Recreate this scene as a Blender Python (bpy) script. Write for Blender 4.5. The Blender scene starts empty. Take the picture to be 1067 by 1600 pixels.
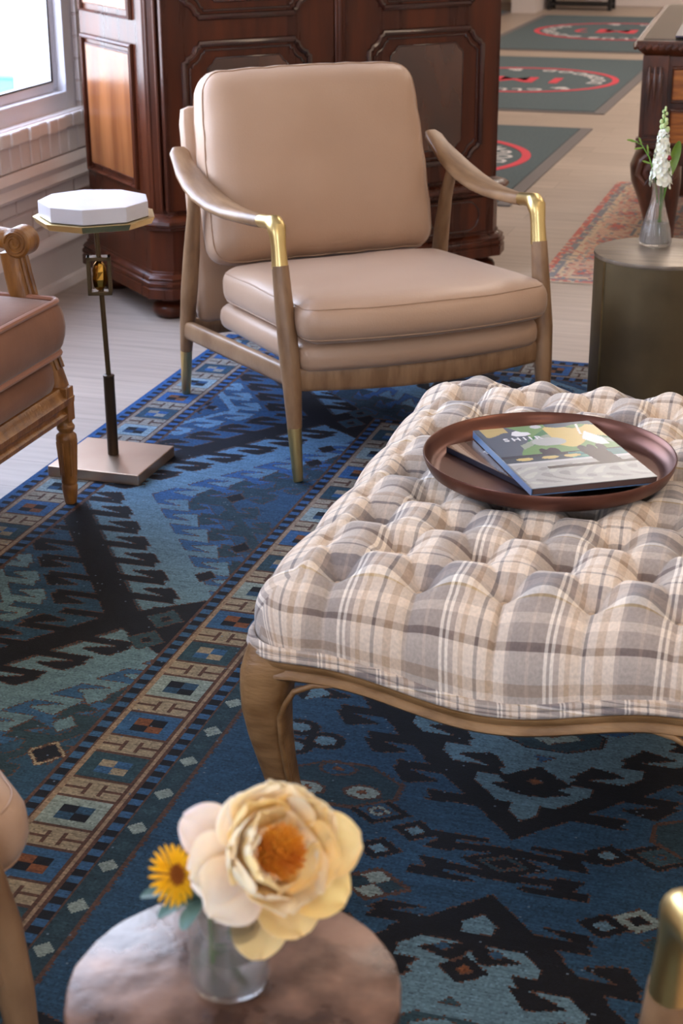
import bpy, bmesh, math, random
import numpy as np
from mathutils import Vector, Matrix, noise
random.seed(4)
PI = math.pi
S = bpy.context.scene
COL = S.collection
SKY, FILL0, FILL1, EXPO = 12.0, 14.5, 26, 0.0

# ------------------------------------------------------------------ nodes / materials
def newmat(name):
    m = bpy.data.materials.new(name); m.use_nodes = True
    nt = m.node_tree; b = nt.nodes['Principled BSDF']
    return m, nt, b

def srgb(r, g, b):
    f = lambda c: (c/12.92 if c <= .04045 else ((c+.055)/1.055)**2.4)
    return (f(r/255), f(g/255), f(b/255), 1)

def mat(name, col, rough=.5, metal=0, col2=None, nscale=8, stretch=(1, 1, 1), bump=0, bscale=60, sheen=0, spec=None,
        trans=0, coat=0, ior=None, sub=0, detail=6, contrast=(.35, .65), bstretch=None, rvar=0):
    m, nt, b = newmat(name); N = nt.nodes; L = nt.links
    b.inputs['Base Color'].default_value = col
    b.inputs['Roughness'].default_value = rough
    b.inputs['Metallic'].default_value = metal
    if sheen: b.inputs['Sheen Weight'].default_value = sheen; b.inputs['Sheen Roughness'].default_value = .4
    if spec is not None: b.inputs['Specular IOR Level'].default_value = spec
    if trans: b.inputs['Transmission Weight'].default_value = trans
    if coat: b.inputs['Coat Weight'].default_value = coat; b.inputs['Coat Roughness'].default_value = .15
    if ior: b.inputs['IOR'].default_value = ior
    if sub: b.inputs['Subsurface Weight'].default_value = sub; b.inputs['Subsurface Radius'].default_value = (.02, .012, .006); b.inputs['Subsurface Scale'].default_value = .6
    tc = N.new('ShaderNodeTexCoord')
    if col2 or rvar:
        mp = N.new('ShaderNodeMapping'); mp.inputs['Scale'].default_value = stretch
        nz = N.new('ShaderNodeTexNoise'); nz.inputs['Scale'].default_value = nscale; nz.inputs['Detail'].default_value = detail
        cr = N.new('ShaderNodeValToRGB')
        cr.color_ramp.elements[0].position = contrast[0]; cr.color_ramp.elements[1].position = contrast[1]
        cr.color_ramp.elements[0].color = col; cr.color_ramp.elements[1].color = col2 or col
        L.new(tc.outputs['Object'], mp.inputs[0]); L.new(mp.outputs[0], nz.inputs['Vector'])
        L.new(nz.outputs[0], cr.inputs[0])
        if col2: L.new(cr.outputs[0], b.inputs['Base Color'])
        if rvar:
            mr = N.new('ShaderNodeMapRange'); mr.inputs[3].default_value = max(0, rough-rvar); mr.inputs[4].default_value = rough+rvar
            mr.inputs[1].default_value = .3; mr.inputs[2].default_value = .7
            L.new(nz.outputs[0], mr.inputs[0]); L.new(mr.outputs[0], b.inputs['Roughness'])
    if bump:
        mp2 = N.new('ShaderNodeMapping'); mp2.inputs['Scale'].default_value = bstretch or stretch
        n2 = N.new('ShaderNodeTexNoise'); n2.inputs['Scale'].default_value = bscale; n2.inputs['Detail'].default_value = 4
        bp = N.new('ShaderNodeBump'); bp.inputs['Strength'].default_value = bump; bp.inputs['Distance'].default_value = .004
        L.new(tc.outputs['Object'], mp2.inputs[0]); L.new(mp2.outputs[0], n2.inputs['Vector'])
        L.new(n2.outputs[0], bp.inputs['Height']); L.new(bp.outputs[0], b.inputs['Normal'])
    return m

M = {}
M['wall'] = mat('painted brick', srgb(226, 214, 212), .5, col2=srgb(236, 228, 226), nscale=6, bump=.5, bscale=25)
M['trimw'] = mat('painted trim', srgb(232, 222, 220), .4, bump=.15, bscale=30)
M['winframe'] = mat('window paint', srgb(225, 222, 228), .4, bump=.1)
M['farwall'] = mat('plaster', srgb(238, 226, 212), .7, bump=.05)
M['ceil'] = mat('ceiling plaster', srgb(235, 232, 226), .8)
M['mahog'] = mat('mahogany', srgb(56, 24, 13), .30, col2=srgb(84, 39, 19), nscale=4, stretch=(5, 5, .5), bump=.04, bscale=24, coat=.04, spec=.26, rvar=.05)
M['mahog_d'] = mat('mahogany dark', srgb(38, 15, 10), .26, col2=srgb(62, 26, 16), nscale=5, stretch=(6, 6, .6), bump=.1, bscale=30, coat=.5)
M['burl'] = mat('mahogany flame', srgb(44, 20, 13), .2, col2=srgb(84, 44, 24), nscale=2.5, stretch=(3, 3, 1), bump=.04, coat=.8)
M['sidep'] = mat('mahogany side panel with painted glare', srgb(112, 62, 32), .24, col2=srgb(150, 92, 52), nscale=3, stretch=(4, 4, .5), spec=.26)  # same wood as the carcass, lightened to paint in window glare
M['desk'] = mat('desk walnut', srgb(48, 22, 12), .35, col2=srgb(92, 44, 20), nscale=8, stretch=(3, 3, 1), bump=.2, bscale=40, coat=.4)
M['deskd'] = mat('drawer satinwood', srgb(120, 62, 20), .3, col2=srgb(176, 104, 40), nscale=9, stretch=(1, 1, 9), coat=.5)
M['wood'] = mat('limed oak', srgb(122, 90, 62), .40, col2=srgb(152, 118, 86), nscale=9, stretch=(5, 1, 1.2), bump=.15, bscale=60, bstretch=(6, 1, 1))
M['oakf'] = mat('honey oak', srgb(108, 66, 24), .36, col2=srgb(154, 104, 50), nscale=9, stretch=(4, 4, 1.2), bump=.35, bscale=40)
M['oako'] = mat('carved ottoman oak', srgb(126, 92, 56), .42, col2=srgb(164, 126, 84), nscale=10, stretch=(1.5, 4, 4), bump=.3, bscale=50, bstretch=(1, 5, 5))
M['brass'] = mat('brushed brass', srgb(214, 188, 128), .34, 1, bump=.05, bscale=80, bstretch=(1, 1, .1))
M['brassd'] = mat('aged brass', srgb(128, 108, 76), .33, 1, col2=srgb(164, 142, 100), nscale=12)
M['basem'] = mat('satin brass base', srgb(180, 152, 130), .36, .9, col2=srgb(190, 164, 142), nscale=6)
M['rodm'] = mat('dark antique brass', srgb(92, 76, 54), .4, .9)
M['bronze'] = mat('dark bronze', srgb(70, 56, 44), .4, .8)
M['gold'] = mat('gold nugget', srgb(220, 172, 80), .22, 1)
M['leather'] = mat('taupe leather', srgb(174, 140, 114), .42, col2=srgb(182, 148, 122), nscale=3, bump=.12, bscale=260, sheen=.15)
M['leathp'] = mat('taupe leather seam', srgb(166, 133, 107), .5)
M['velvet'] = mat('rose velvet', srgb(112, 70, 46), .8, col2=srgb(134, 88, 62), nscale=5, sheen=.25, bump=.1, bscale=80)
M['velvp'] = mat('velvet piping', srgb(150, 98, 74), .65, sheen=.3)
M['marble'] = mat('white marble', srgb(198, 192, 196), .3, col2=srgb(208, 203, 206), nscale=5)
M['copper'] = mat('copper tray', srgb(86, 54, 46), .36, .8, col2=srgb(112, 74, 62), nscale=6, rvar=.06)
M['mat'] = None
M['black'] = mat('black iron', srgb(22, 20, 22), .5)
M['matedge'] = mat('rubber', srgb(112, 106, 108), .7)
M['white'] = mat('white lettering', srgb(214, 212, 216), .8)
M['red'] = mat('red lettering', srgb(216, 66, 84), .8)
M['paper'] = mat('page edges', srgb(120, 92, 84), .6, col2=srgb(96, 74, 70), nscale=3, stretch=(.1, .1, 600))
M['stem'] = mat('green stem', srgb(96, 146, 52), .45)
M['leafd'] = mat('blue green leaf', srgb(66, 96, 92), .5, col2=srgb(92, 122, 116), nscale=20)
M['leafg'] = mat('fresh leaf', srgb(98, 128, 40), .4, col2=srgb(130, 156, 60), nscale=20)
M['bloomw'] = mat('white bloom', srgb(244, 242, 224), .6, sub=.2)
M['bud'] = mat('pale bud', srgb(198, 214, 150), .55)
M['yellow'] = mat('yellow rays', srgb(246, 190, 10), .6)
M['orange'] = mat('stamen', srgb(240, 158, 30), .7, col2=srgb(214, 116, 12), nscale=60)
M['brownc'] = mat('flower centre', srgb(150, 84, 20), .8)
M['porch'] = mat('porch white', srgb(240, 240, 240), .6)
M['teal'] = mat('teal planter', srgb(80, 170, 160), .6)
M['pave'] = mat('pale paving', srgb(210, 208, 200), .8)
M['blackglass'] = mat('desk pad leather', srgb(64, 52, 74), .35)
M['lampdiff'] = None

def glassmat(name, tint=(1, 1, 1, 1), rough=0, ior=1.45):
    m, nt, b = newmat(name)
    b.inputs['Base Color'].default_value = tint; b.inputs['Transmission Weight'].default_value = 1
    b.inputs['Roughness'].default_value = rough; b.inputs['IOR'].default_value = ior
    return m
def mixclear(m, k, dif=0):
    nt = m.node_tree; N = nt.nodes; b = N['Principled BSDF']
    t = N.new('ShaderNodeBsdfTransparent'); x = N.new('ShaderNodeMixShader'); x.inputs[0].default_value = k
    nt.links.new(b.outputs[0], x.inputs[1]); nt.links.new(t.outputs[0], x.inputs[2]); last = x
    if dif:
        d = N.new('ShaderNodeBsdfTranslucent'); d.inputs[0].default_value = (1, 1, 1, 1); d2 = N.new('ShaderNodeBsdfDiffuse'); d2.inputs[0].default_value = (1, 1, 1, 1)
        ad = N.new('ShaderNodeMixShader'); nt.links.new(d.outputs[0], ad.inputs[1]); nt.links.new(d2.outputs[0], ad.inputs[2])
        y = N.new('ShaderNodeMixShader'); y.inputs[0].default_value = dif; nt.links.new(x.outputs[0], y.inputs[1]); nt.links.new(ad.outputs[0], y.inputs[2]); last = y
    nt.links.new(last.outputs[0], N['Material Output'].inputs[0])
M['glass'] = glassmat('clear glass'); mixclear(M['glass'], .45, .03)
M['water'] = glassmat('water', (1, 1, 1, 1), .05, 1.33); M['water'].node_tree.nodes['Principled BSDF'].inputs['Transmission Weight'].default_value = 1; mixclear(M['water'], .45, .36)
M['teal2'] = None
# window pane: thin glass, mostly see-through
m, nt, b = newmat('window glass'); N = nt.nodes
tr = N.new('ShaderNodeBsdfTransparent'); gl = N.new('ShaderNodeBsdfGlossy'); gl.inputs['Roughness'].default_value = .02
mx = N.new('ShaderNodeMixShader'); 
mx.inputs[0].default_value = .05; nt.links.new(tr.outputs[0], mx.inputs[1]); nt.links.new(gl.outputs[0], mx.inputs[2])
nt.links.new(mx.outputs[0], N['Material Output'].inputs[0]); M['pane'] = m
def emit(name, col, st):
    m, nt, b = newmat(name)
    b.inputs['Base Color'].default_value = col
    b.inputs['Emission Color'].default_value = col; b.inputs['Emission Strength'].default_value = st
    return m
M['lampdiff'] = emit('added lamp diffuser', (1, .85, .68, 1), 4)

# drum table: patinated metal cladding
M['drum'] = mat('patinated metal sheet', srgb(78, 64, 42), .45, .35, col2=srgb(104, 88, 60), nscale=5, bump=.15, bscale=18, rvar=.1)
M['drumtop'] = mat('patinated top', srgb(116, 102, 88), .36, .35, col2=srgb(142, 126, 108), nscale=7, stretch=(1, 6, 1), bump=.2, bscale=14)
M['drumtop2'] = mat('hammered copper brown top', srgb(64, 42, 32), .30, .3, col2=srgb(136, 102, 84), nscale=16, bump=.35, bscale=26, rvar=.08, contrast=(.38, .62))
M['drumrim'] = mat('beaten rim', srgb(64, 48, 36), .4, .5, col2=srgb(110, 86, 62), nscale=14, bump=.4, bscale=30)

# brick wall and floor
def brickwall():
    m, nt, b = newmat('white painted brick'); N = nt.nodes; L = nt.links
    tc = N.new('ShaderNodeTexCoord'); sx = N.new('ShaderNodeSeparateXYZ'); cb = N.new('ShaderNodeCombineXYZ')
    L.new(tc.outputs['Object'], sx.inputs[0]); L.new(sx.outputs[1], cb.inputs[0]); L.new(sx.outputs[2], cb.inputs[1])
    br = N.new('ShaderNodeTexBrick'); br.inputs['Scale'].default_value = 1
    br.inputs['Brick Width'].default_value = .2; br.inputs['Row Height'].default_value = .07
    br.inputs['Mortar Size'].default_value = .006; br.inputs['Mortar Smooth'].default_value = .6
    L.new(cb.outputs[0], br.inputs[0])
    for i, c in ((1, srgb(222, 210, 208)), (2, srgb(230, 220, 218)), (3, srgb(206, 190, 186))): br.inputs[i].default_value = c
    L.new(br.outputs[0], b.inputs['Base Color'])
    nz = N.new('ShaderNodeTexNoise'); nz.inputs['Scale'].default_value = 30
    ad = N.new('ShaderNodeMath'); ad.operation = 'MULTIPLY_ADD'; ad.inputs[1].default_value = -1; L.new(br.outputs[1], ad.inputs[0])
    mu = N.new('ShaderNodeMath'); mu.operation = 'MULTIPLY'; mu.inputs[1].default_value = .25; L.new(nz.outputs[0], mu.inputs[0]); L.new(mu.outputs[0], ad.inputs[2])
    bp = N.new('ShaderNodeBump'); bp.inputs['Strength'].default_value = .6; bp.inputs['Distance'].default_value = .006
    L.new(ad.outputs[0], bp.inputs['Height']); L.new(bp.outputs[0], b.inputs['Normal'])
    b.inputs['Roughness'].default_value = .45
    return m
M['brick'] = brickwall()

def floormat():
    m, nt, b = newmat('pale oak planks'); N = nt.nodes; L = nt.links
    tc = N.new('ShaderNodeTexCoord')
    br = N.new('ShaderNodeTexBrick'); br.inputs['Scale'].default_value = 1
    br.inputs['Brick Width'].default_value = 1.2; br.inputs['Row Height'].default_value = .16
    br.inputs['Mortar Size'].default_value = .0012; br.inputs['Mortar Smooth'].default_value = .3
    br.offset_frequency = 2; br.offset = .37
    L.new(tc.outputs['Object'], br.inputs[0])
    for i, c in ((1, srgb(172, 156, 144)), (2, srgb(184, 168, 156)), (3, srgb(140, 126, 114))): br.inputs[i].default_value = c
    mp = N.new('ShaderNodeMapping'); mp.inputs['Scale'].default_value = (1.2, 14, 1)
    L.new(tc.outputs['Object'], mp.inputs[0])
    nz = N.new('ShaderNodeTexNoise'); nz.inputs['Scale'].default_value = 3; nz.inputs['Detail'].default_value = 8
    L.new(mp.outputs[0], nz.inputs['Vector'])
    cr = N.new('ShaderNodeValToRGB'); cr.color_ramp.elements[0].position = .3; cr.color_ramp.elements[1].position = .7
    cr.color_ramp.elements[0].color = (.84, .82, .8, 1); cr.color_ramp.elements[1].color = (1.06, 1.05, 1.05, 1)
    L.new(nz.outputs[0], cr.inputs[0])
    mx = N.new('ShaderNodeMixRGB'); mx.blend_type = 'MULTIPLY'; mx.inputs[0].default_value = 1
    L.new(br.outputs[0], mx.inputs[1]); L.new(cr.outputs[0], mx.inputs[2]); L.new(mx.outputs[0], b.inputs['Base Color'])
    b.inputs['Roughness'].default_value = .42
    bp = N.new('ShaderNodeBump'); bp.inputs['Strength'].default_value = .12; bp.inputs['Distance'].default_value = .002
    L.new(nz.outputs[0], bp.inputs['Height']); L.new(bp.outputs[0], b.inputs['Normal'])
    return m
M['floor'] = floormat()

def attrmat(name, attr='Col', rough=.9, bump=.4, bscale=500, var=.25, vscale=(6, 60, 1), sheen=.2):
    m, nt, b = newmat(name); N = nt.nodes; L = nt.links
    at = N.new('ShaderNodeAttribute'); at.attribute_name = attr
    tc = N.new('ShaderNodeTexCoord'); mp = N.new('ShaderNodeMapping'); mp.inputs['Scale'].default_value = vscale
    nz = N.new('ShaderNodeTexNoise'); nz.inputs['Scale'].default_value = 4; nz.inputs['Detail'].default_value = 6
    L.new(tc.outputs['Object'], mp.inputs[0]); L.new(mp.outputs[0], nz.inputs['Vector'])
    cr = N.new('ShaderNodeValToRGB'); cr.color_ramp.elements[0].position = .3; cr.color_ramp.elements[1].position = .7
    cr.color_ramp.elements[0].color = (1-var,)*3+(1,); cr.color_ramp.elements[1].color = (1+var,)*3+(1,)
    L.new(nz.outputs[0], cr.inputs[0])
    mx = N.new('ShaderNodeMixRGB'); mx.blend_type = 'MULTIPLY'; mx.inputs[0].default_value = 1
    L.new(at.outputs[0], mx.inputs[1]); L.new(cr.outputs[0], mx.inputs[2]); L.new(mx.outputs[0], b.inputs['Base Color'])
    b.inputs['Roughness'].default_value = rough; b.inputs['Sheen Weight'].default_value = sheen
    b.inputs['Specular IOR Level'].default_value = .25
    n2 = N.new('ShaderNodeTexNoise'); n2.inputs['Scale'].default_value = bscale; n2.inputs['Detail'].default_value = 2
    L.new(tc.outputs['Object'], n2.inputs['Vector'])
    bp = N.new('ShaderNodeBump'); bp.inputs['Strength'].default_value = bump; bp.inputs['Distance'].default_value = .002
    L.new(n2.outputs[0], bp.inputs['Height']); L.new(bp.outputs[0], b.inputs['Normal'])
    return m
M['rug'] = attrmat('woven wool rug', sheen=0)
M['runner'] = attrmat('faded wool runner', var=.2)
M['matfab'] = mat('nylon mat pile', srgb(74, 90, 98), .95, col2=srgb(90, 106, 112), nscale=90, bump=.3, bscale=200)
M['petal'] = attrmat('peony petal', rough=.55, bump=.08, bscale=60, var=.04, vscale=(20, 20, 20), sheen=.1)
pb = M['petal'].node_tree.nodes['Principled BSDF']
pb.inputs['Subsurface Weight'].default_value = .5; pb.inputs['Subsurface Radius'].default_value = (.02, .012, .006); pb.inputs['Subsurface Scale'].default_value = .5

def plaid():
    m, nt, b = newmat('wool plaid'); N = nt.nodes; L = nt.links
    uv = N.new('ShaderNodeUVMap'); uv.uv_map = 'UVMap'
    wob = N.new('ShaderNodeTexNoise'); wob.inputs['Scale'].default_value = 7
    sp = N.new('ShaderNodeSeparateXYZ'); L.new(uv.outputs[0], sp.inputs[0])
    L.new(uv.outputs[0], wob.inputs['Vector'])
    def band(sock, period, stops, off=0):
        a = N.new('ShaderNodeMath'); a.operation = 'MULTIPLY_ADD'; a.inputs[1].default_value = 1/period; a.inputs[2].default_value = off
        L.new(sock, a.inputs[0])
        f = N.new('ShaderNodeMath'); f.operation = 'FRACT'; L.new(a.outputs[0], f.inputs[0])
        r = N.new('ShaderNodeValToRGB'); r.color_ramp.interpolation = 'CONSTANT'
        e = r.color_ramp.elements
        while len(e) < len(stops): e.new(.5)
        for i, (p, c) in enumerate(stops): e[i].position = p; e[i].color = c
        L.new(f.outputs[0], r.inputs[0]); return r.outputs[0]
    cream = srgb(234, 216, 198); ivory = srgb(248, 238, 226); grey = srgb(138, 128, 126); taupe = srgb(166, 150, 142)
    tan = srgb(206, 178, 150); brown = srgb(116, 94, 82); gold = srgb(184, 156, 98); dgrey = srgb(130, 120, 118); mid = srgb(196, 180, 166)
    vs = [(0, cream), (.10, dgrey), (.135, cream), (.22, tan), (.30, cream), (.40, taupe), (.44, grey), (.60, taupe), (.63, grey), (.76, ivory), (.79, grey), (.82, ivory), (.85, taupe), (.90, cream), (.95, tan)]
    hs = [(0, cream), (.16, brown), (.20, mid), (.30, cream), (.36, mid), (.46, gold), (.475, ivory), (.53, grey), (.58, taupe), (.66, grey), (.74, cream), (.84, dgrey), (.86, cream), (.93, tan)]
    v = band(sp.outputs[0], .1365, vs, .25); h = band(sp.outputs[1], .175, hs, .0)
    mx = N.new('ShaderNodeMixRGB'); mx.inputs[0].default_value = .5; L.new(v, mx.inputs[1]); L.new(h, mx.inputs[2])
    # strengthen where both agree: multiply slightly
    ml = N.new('ShaderNodeMixRGB'); ml.blend_type = 'MULTIPLY'; ml.inputs[0].default_value = .12; L.new(mx.outputs[0], ml.inputs[1]); L.new(v, ml.inputs[2])
    nz = N.new('ShaderNodeTexNoise'); nz.inputs['Scale'].default_value = 260; nz.inputs['Detail'].default_value = 3; L.new(uv.outputs[0], nz.inputs['Vector'])
    cr = N.new('ShaderNodeValToRGB'); cr.color_ramp.elements[0].position = .3; cr.color_ramp.elements[1].position = .7
    cr.color_ramp.elements[0].color = (.86, .86, .86, 1); cr.color_ramp.elements[1].color = (1.08, 1.08, 1.08, 1); L.new(nz.outputs[0], cr.inputs[0])
    m2 = N.new('ShaderNodeMixRGB'); m2.blend_type = 'MULTIPLY'; m2.inputs[0].default_value = 1
    L.new(ml.outputs[0], m2.inputs[1]); L.new(cr.outputs[0], m2.inputs[2]); L.new(m2.outputs[0], b.inputs['Base Color'])
    b.inputs['Roughness'].default_value = .9; b.inputs['Sheen Weight'].default_value = .3; b.inputs['Specular IOR Level'].default_value = .2
    bp = N.new('ShaderNodeBump'); bp.inputs['Strength'].default_value = .25; bp.inputs['Distance'].default_value = .001
    L.new(nz.outputs[0], bp.inputs['Height']); L.new(bp.outputs[0], b.inputs['Normal'])
    return m
M['plaid'] = plaid()

# ------------------------------------------------------------------ mesh builders
def V3(a): return Vector(a)
class MB:
    def __init__(s): s.v = []; s.f = []
    def add(s, vs, fs):
        o = len(s.v); s.v += [tuple(p) for p in vs]; s.f += [tuple(i+o for i in f) for f in fs]; return s
    def box(s, c, d, rz=0, tilt=None):
        cx, cy, cz = c; dx, dy, dz = (q/2 for q in d)
        R = Matrix.Rotation(rz, 3, 'Z')
        if tilt: R = R @ tilt
        vs = [V3(c)+R@V3((x*dx, y*dy, z*dz)) for x in (-1, 1) for y in (-1, 1) for z in (-1, 1)]
        return s.add(vs, [(0, 1, 3, 2), (4, 6, 7, 5), (0, 4, 5, 1), (2, 3, 7, 6), (0, 2, 6, 4), (1, 5, 7, 3)])
    def rings(s, rings, close=True, cap=True):
        n = len(rings[0]); vs = [p for r in rings for p in r]; fs = []
        for i in range(len(rings)-1):
            for j in range(n if close else n-1):
                k = (j+1) % n
                fs.append((i*n+j, i*n+k, (i+1)*n+k, (i+1)*n+j))
        if cap and close:
            fs.append(tuple(reversed(range(n)))); fs.append(tuple((len(rings)-1)*n+j for j in range(n)))
        return s.add(vs, fs)
    def tube(s, pts, rad, n=12, up=(0, 0, 1), closed=False, flat=None, cap=True, sq=0):
        pts = [V3(p) for p in pts]; m = len(pts)
        if not hasattr(rad, '__len__'): rad = [rad]*m
        rg = []; prev = None
        for i, p in enumerate(pts):
            if closed: t = pts[(i+1) % m]-pts[i-1]
            else: t = pts[min(i+1, m-1)]-pts[max(i-1, 0)]
            t.normalize()
            u = V3(up)
            if prev is not None: u = prev
            a = u - t*u.dot(t)
            if a.length < 1e-4: a = V3((1, 0, 0)) - t*t.x
            a.normalize(); prev = a if not flat else None
            b_ = t.cross(a)
            w = rad[i]; h = w
            if flat: w, h = flat[i]
            ring = []
            for j in range(n):
                th = 2*PI*j/n; c, q = math.cos(th), math.sin(th)
                if sq:
                    e = 2/sq; c = math.copysign(abs(c)**e, c); q = math.copysign(abs(q)**e, q)
                ring.append(p + b_*(c*w) + a*(q*h))
            rg.append(ring)
        if closed:
            rg.append(rg[0]); return s.rings(rg, cap=False)
        return s.rings(rg, cap=cap)
    def lathe(s, prof, c=(0, 0, 0), n=32, cap=True, axis=None):
        rg = []
        for r, z in prof:
            rg.append([V3((c[0]+r*math.cos(2*PI*j/n), c[1]+r*math.sin(2*PI*j/n), c[2]+z)) for j in range(n)])
        return s.rings(rg, cap=cap)
    def prism(s, poly, z0, z1):
        n = len(poly)
        vs = [(x, y, z0) for x, y in poly]+[(x, y, z1) for x, y in poly]
        fs = [tuple(reversed(range(n))), tuple(range(n, 2*n))]+[(j, (j+1) % n, n+(j+1) % n, n+j) for j in range(n)]
        return s.add(vs, fs)
    def xf(s, mtx, start=0):
        for i in range(start, len(s.v)): s.v[i] = tuple(mtx @ V3(s.v[i]))
        return s
    def mapf(s, fn, start=0):
        for i in range(start, len(s.v)): s.v[i] = tuple(fn(*s.v[i]))
        return s
    def build(s, name, m, parent=None, smooth=True, bevel=0, seg=2, sub=0, auto=None, loc=None):
        me = bpy.data.meshes.new(name); me.from_pydata(s.v, [], s.f); me.update()
        bm = bmesh.new(); bm.from_mesh(me); bmesh.ops.recalc_face_normals(bm, faces=bm.faces); bm.to_mesh(me); bm.free()
        o = bpy.data.objects.new(name, me); COL.objects.link(o); me.materials.append(m)
        if parent: o.parent = parent
        if loc: o.location = loc
        if smooth:
            me.polygons.foreach_set('use_smooth', [True]*len(me.polygons))
            if auto is None: auto = 40
            me.set_sharp_from_angle(angle=math.radians(auto))
        if bevel:
            b = o.modifiers.new('b', 'BEVEL'); b.width = bevel; b.segments = seg; b.limit_method = 'ANGLE'; b.angle_limit = math.radians(40); b.harden_normals = False
        if sub:
            q = o.modifiers.new('s', 'SUBSURF'); q.levels = sub; q.render_levels = sub
        return o

def tag(o, label=None, cat=None, group=None, kind=None):
    if label: o['label'] = label
    if cat: o['category'] = cat
    if group: o['group'] = group
    if kind: o['kind'] = kind
    return o
def empty(name, loc=(0, 0, 0), rz=0):
    o = bpy.data.objects.new(name, None); COL.objects.link(o); o.location = loc; o.rotation_euler = (0, 0, rz); o.empty_display_size = .1
    return o
def struct(o): o['kind'] = 'structure'; return o
def copy_tree(o, parent=None):
    c = o.copy(); COL.objects.link(c)
    if parent: c.parent = parent
    for ch in list(o.children): copy_tree(ch, c)
    return c

def spaced(n, k=.6):
    # parameter samples -1..1 denser near the ends
    return [math.sin(t*PI/2)*k + t*(1-k) for t in [(-1+2*i/n) for i in range(n+1)]]
def roundbox(sx, sy, sz, r, fn=None, n=14, nz=6):
    """closed soft box with rounded edges; fn deforms the points"""
    bm = bmesh.new(); a = spaced(n); c = spaced(nz, .3)
    key = {}
    def vert(x, y, z):
        k = (round(x, 5), round(y, 5), round(z, 5))
        if k not in key:
            p = V3((x*sx, y*sy, z*sz))
            q = V3((max(-sx+r, min(sx-r, p.x)), max(-sy+r, min(sy-r, p.y)), max(-sz+min(r, sz), min(sz-min(r, sz), p.z))))
            d = p-q
            if d.length > 1e-9:
                # L2 rounding
                m = max(abs(d.x), abs(d.y), abs(d.z)); d = d.normalized()*m
            p = q+d
            if fn: p = V3(fn(p.x, p.y, p.z))
            key[k] = bm.verts.new(p)
        return key[k]
    def face(A, B, f):
        for i in range(len(A)-1):
            for j in range(len(B)-1):
                try: bm.faces.new([vert(*f(A[i], B[j])), vert(*f(A[i+1], B[j])), vert(*f(A[i+1], B[j+1])), vert(*f(A[i], B[j+1]))])
                except ValueError: pass
    face(a, a, lambda u, v: (u, v, 1)); face(a, a, lambda u, v: (u, v, -1))
    face(a, c, lambda u, v: (u, 1, v)); face(a, c, lambda u, v: (u, -1, v))
    face(a, c, lambda u, v: (1, u, v)); face(a, c, lambda u, v: (-1, u, v))
    bmesh.ops.recalc_face_normals(bm, faces=bm.faces)
    b = MB(); bm.verts.index_update()
    b.v = [tuple(v.co) for v in bm.verts]; b.f = [tuple(v.index for v in f.verts) for f in bm.faces]; bm.free()
    return b
def rrect(sx, sy, r, n=6, z=0, mid=8):
    """closed rounded rectangle path"""
    pts = []
    for cx, cy, a0 in ((sx-r, sy-r, 0), (-sx+r, sy-r, 90), (-sx+r, -sy+r, 180), (sx-r, -sy+r, 270)):
        for i in range(n+1):
            a = math.radians(a0+90*i/n); pts.append((cx+r*math.cos(a), cy+r*math.sin(a), z))
    out = []
    for i, p in enumerate(pts):
        q = pts[(i+1) % len(pts)]; d = math.dist(p, q); k = max(1, int(d/.03))
        for j in range(k): out.append(tuple(p[t]+(q[t]-p[t])*j/k for t in range(3)))
    return out

# ------------------------------------------------------------------ camera
f_px, cx_, cy_, HC = 2550., 533.5, 800., 1.3
pitch = math.atan(1020/f_px); yaw = math.atan(857/math.hypot(f_px, 1020))
hd = V3((-math.sin(yaw), math.cos(yaw), 0)); right = V3((math.cos(yaw), math.sin(yaw), 0))
fw = hd*math.cos(pitch)+V3((0, 0, -math.sin(pitch))); up = right.cross(fw)
cam = bpy.data.cameras.new('camera'); co = bpy.data.objects.new('camera', cam); COL.objects.link(co)
Rm = Matrix((right, up, -fw)).transposed()
Rm = Rm @ Matrix.Rotation(math.radians(-.25), 3, 'Z')
co.matrix_world = Matrix.Translation((0, 0, HC)) @ Rm.to_4x4()
cam.sensor_fit = 'HORIZONTAL'; cam.sensor_width = 24; cam.lens = 24*f_px/1067
cam.clip_start = .05
cam.dof.use_dof = True; cam.dof.focus_distance = 2.75; cam.dof.aperture_fstop = 9
S.camera = co
co.rotation_euler = co.matrix_world.to_euler()

# ------------------------------------------------------------------ setting
WX = -2.45
def plane(name, x0, x1, y0, y1, z, m, th=.1):
    b = MB().box(((x0+x1)/2, (y0+y1)/2, z-th/2), (x1-x0, y1-y0, th)); return struct(b.build(name, m, smooth=False))
for nm, z, m_ in (('floor', 0, M['floor']), ('ceiling', 3.15, M['ceil'])):
    struct(MB().prism([(-2.69, -3.17), (4.2, -3.17), (4.2, 16.4), (-4.6, 16.4), (-4.6, 14.0), (-3.17, 14.0), (-3.17, 6.06), (-2.69, 6.06)], z-.1, z).build(nm, m_, smooth=False))
# left wall: visible window opening, and an unseen second one added for light
wins = [(2.55, 4.99), (-1.3, .8)]; z0w, z1w = .545, 2.35
b = MB()
def wseg(y0, y1, z0, z1, b=b): b.box((WX-.12, (y0+y1)/2, (z0+z1)/2), (.24, y1-y0, z1-z0))
wseg(-3.1, 5.9, 0, z0w); wseg(-3.1, 5.9, z1w, 3.05)
wseg(-3.1, -1.3, z0w, z1w); wseg(.8, 2.55, z0w, z1w); wseg(4.99, 5.9, z0w, z1w)
struct(b.build('wall_left', M['brick'], smooth=False))
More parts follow.
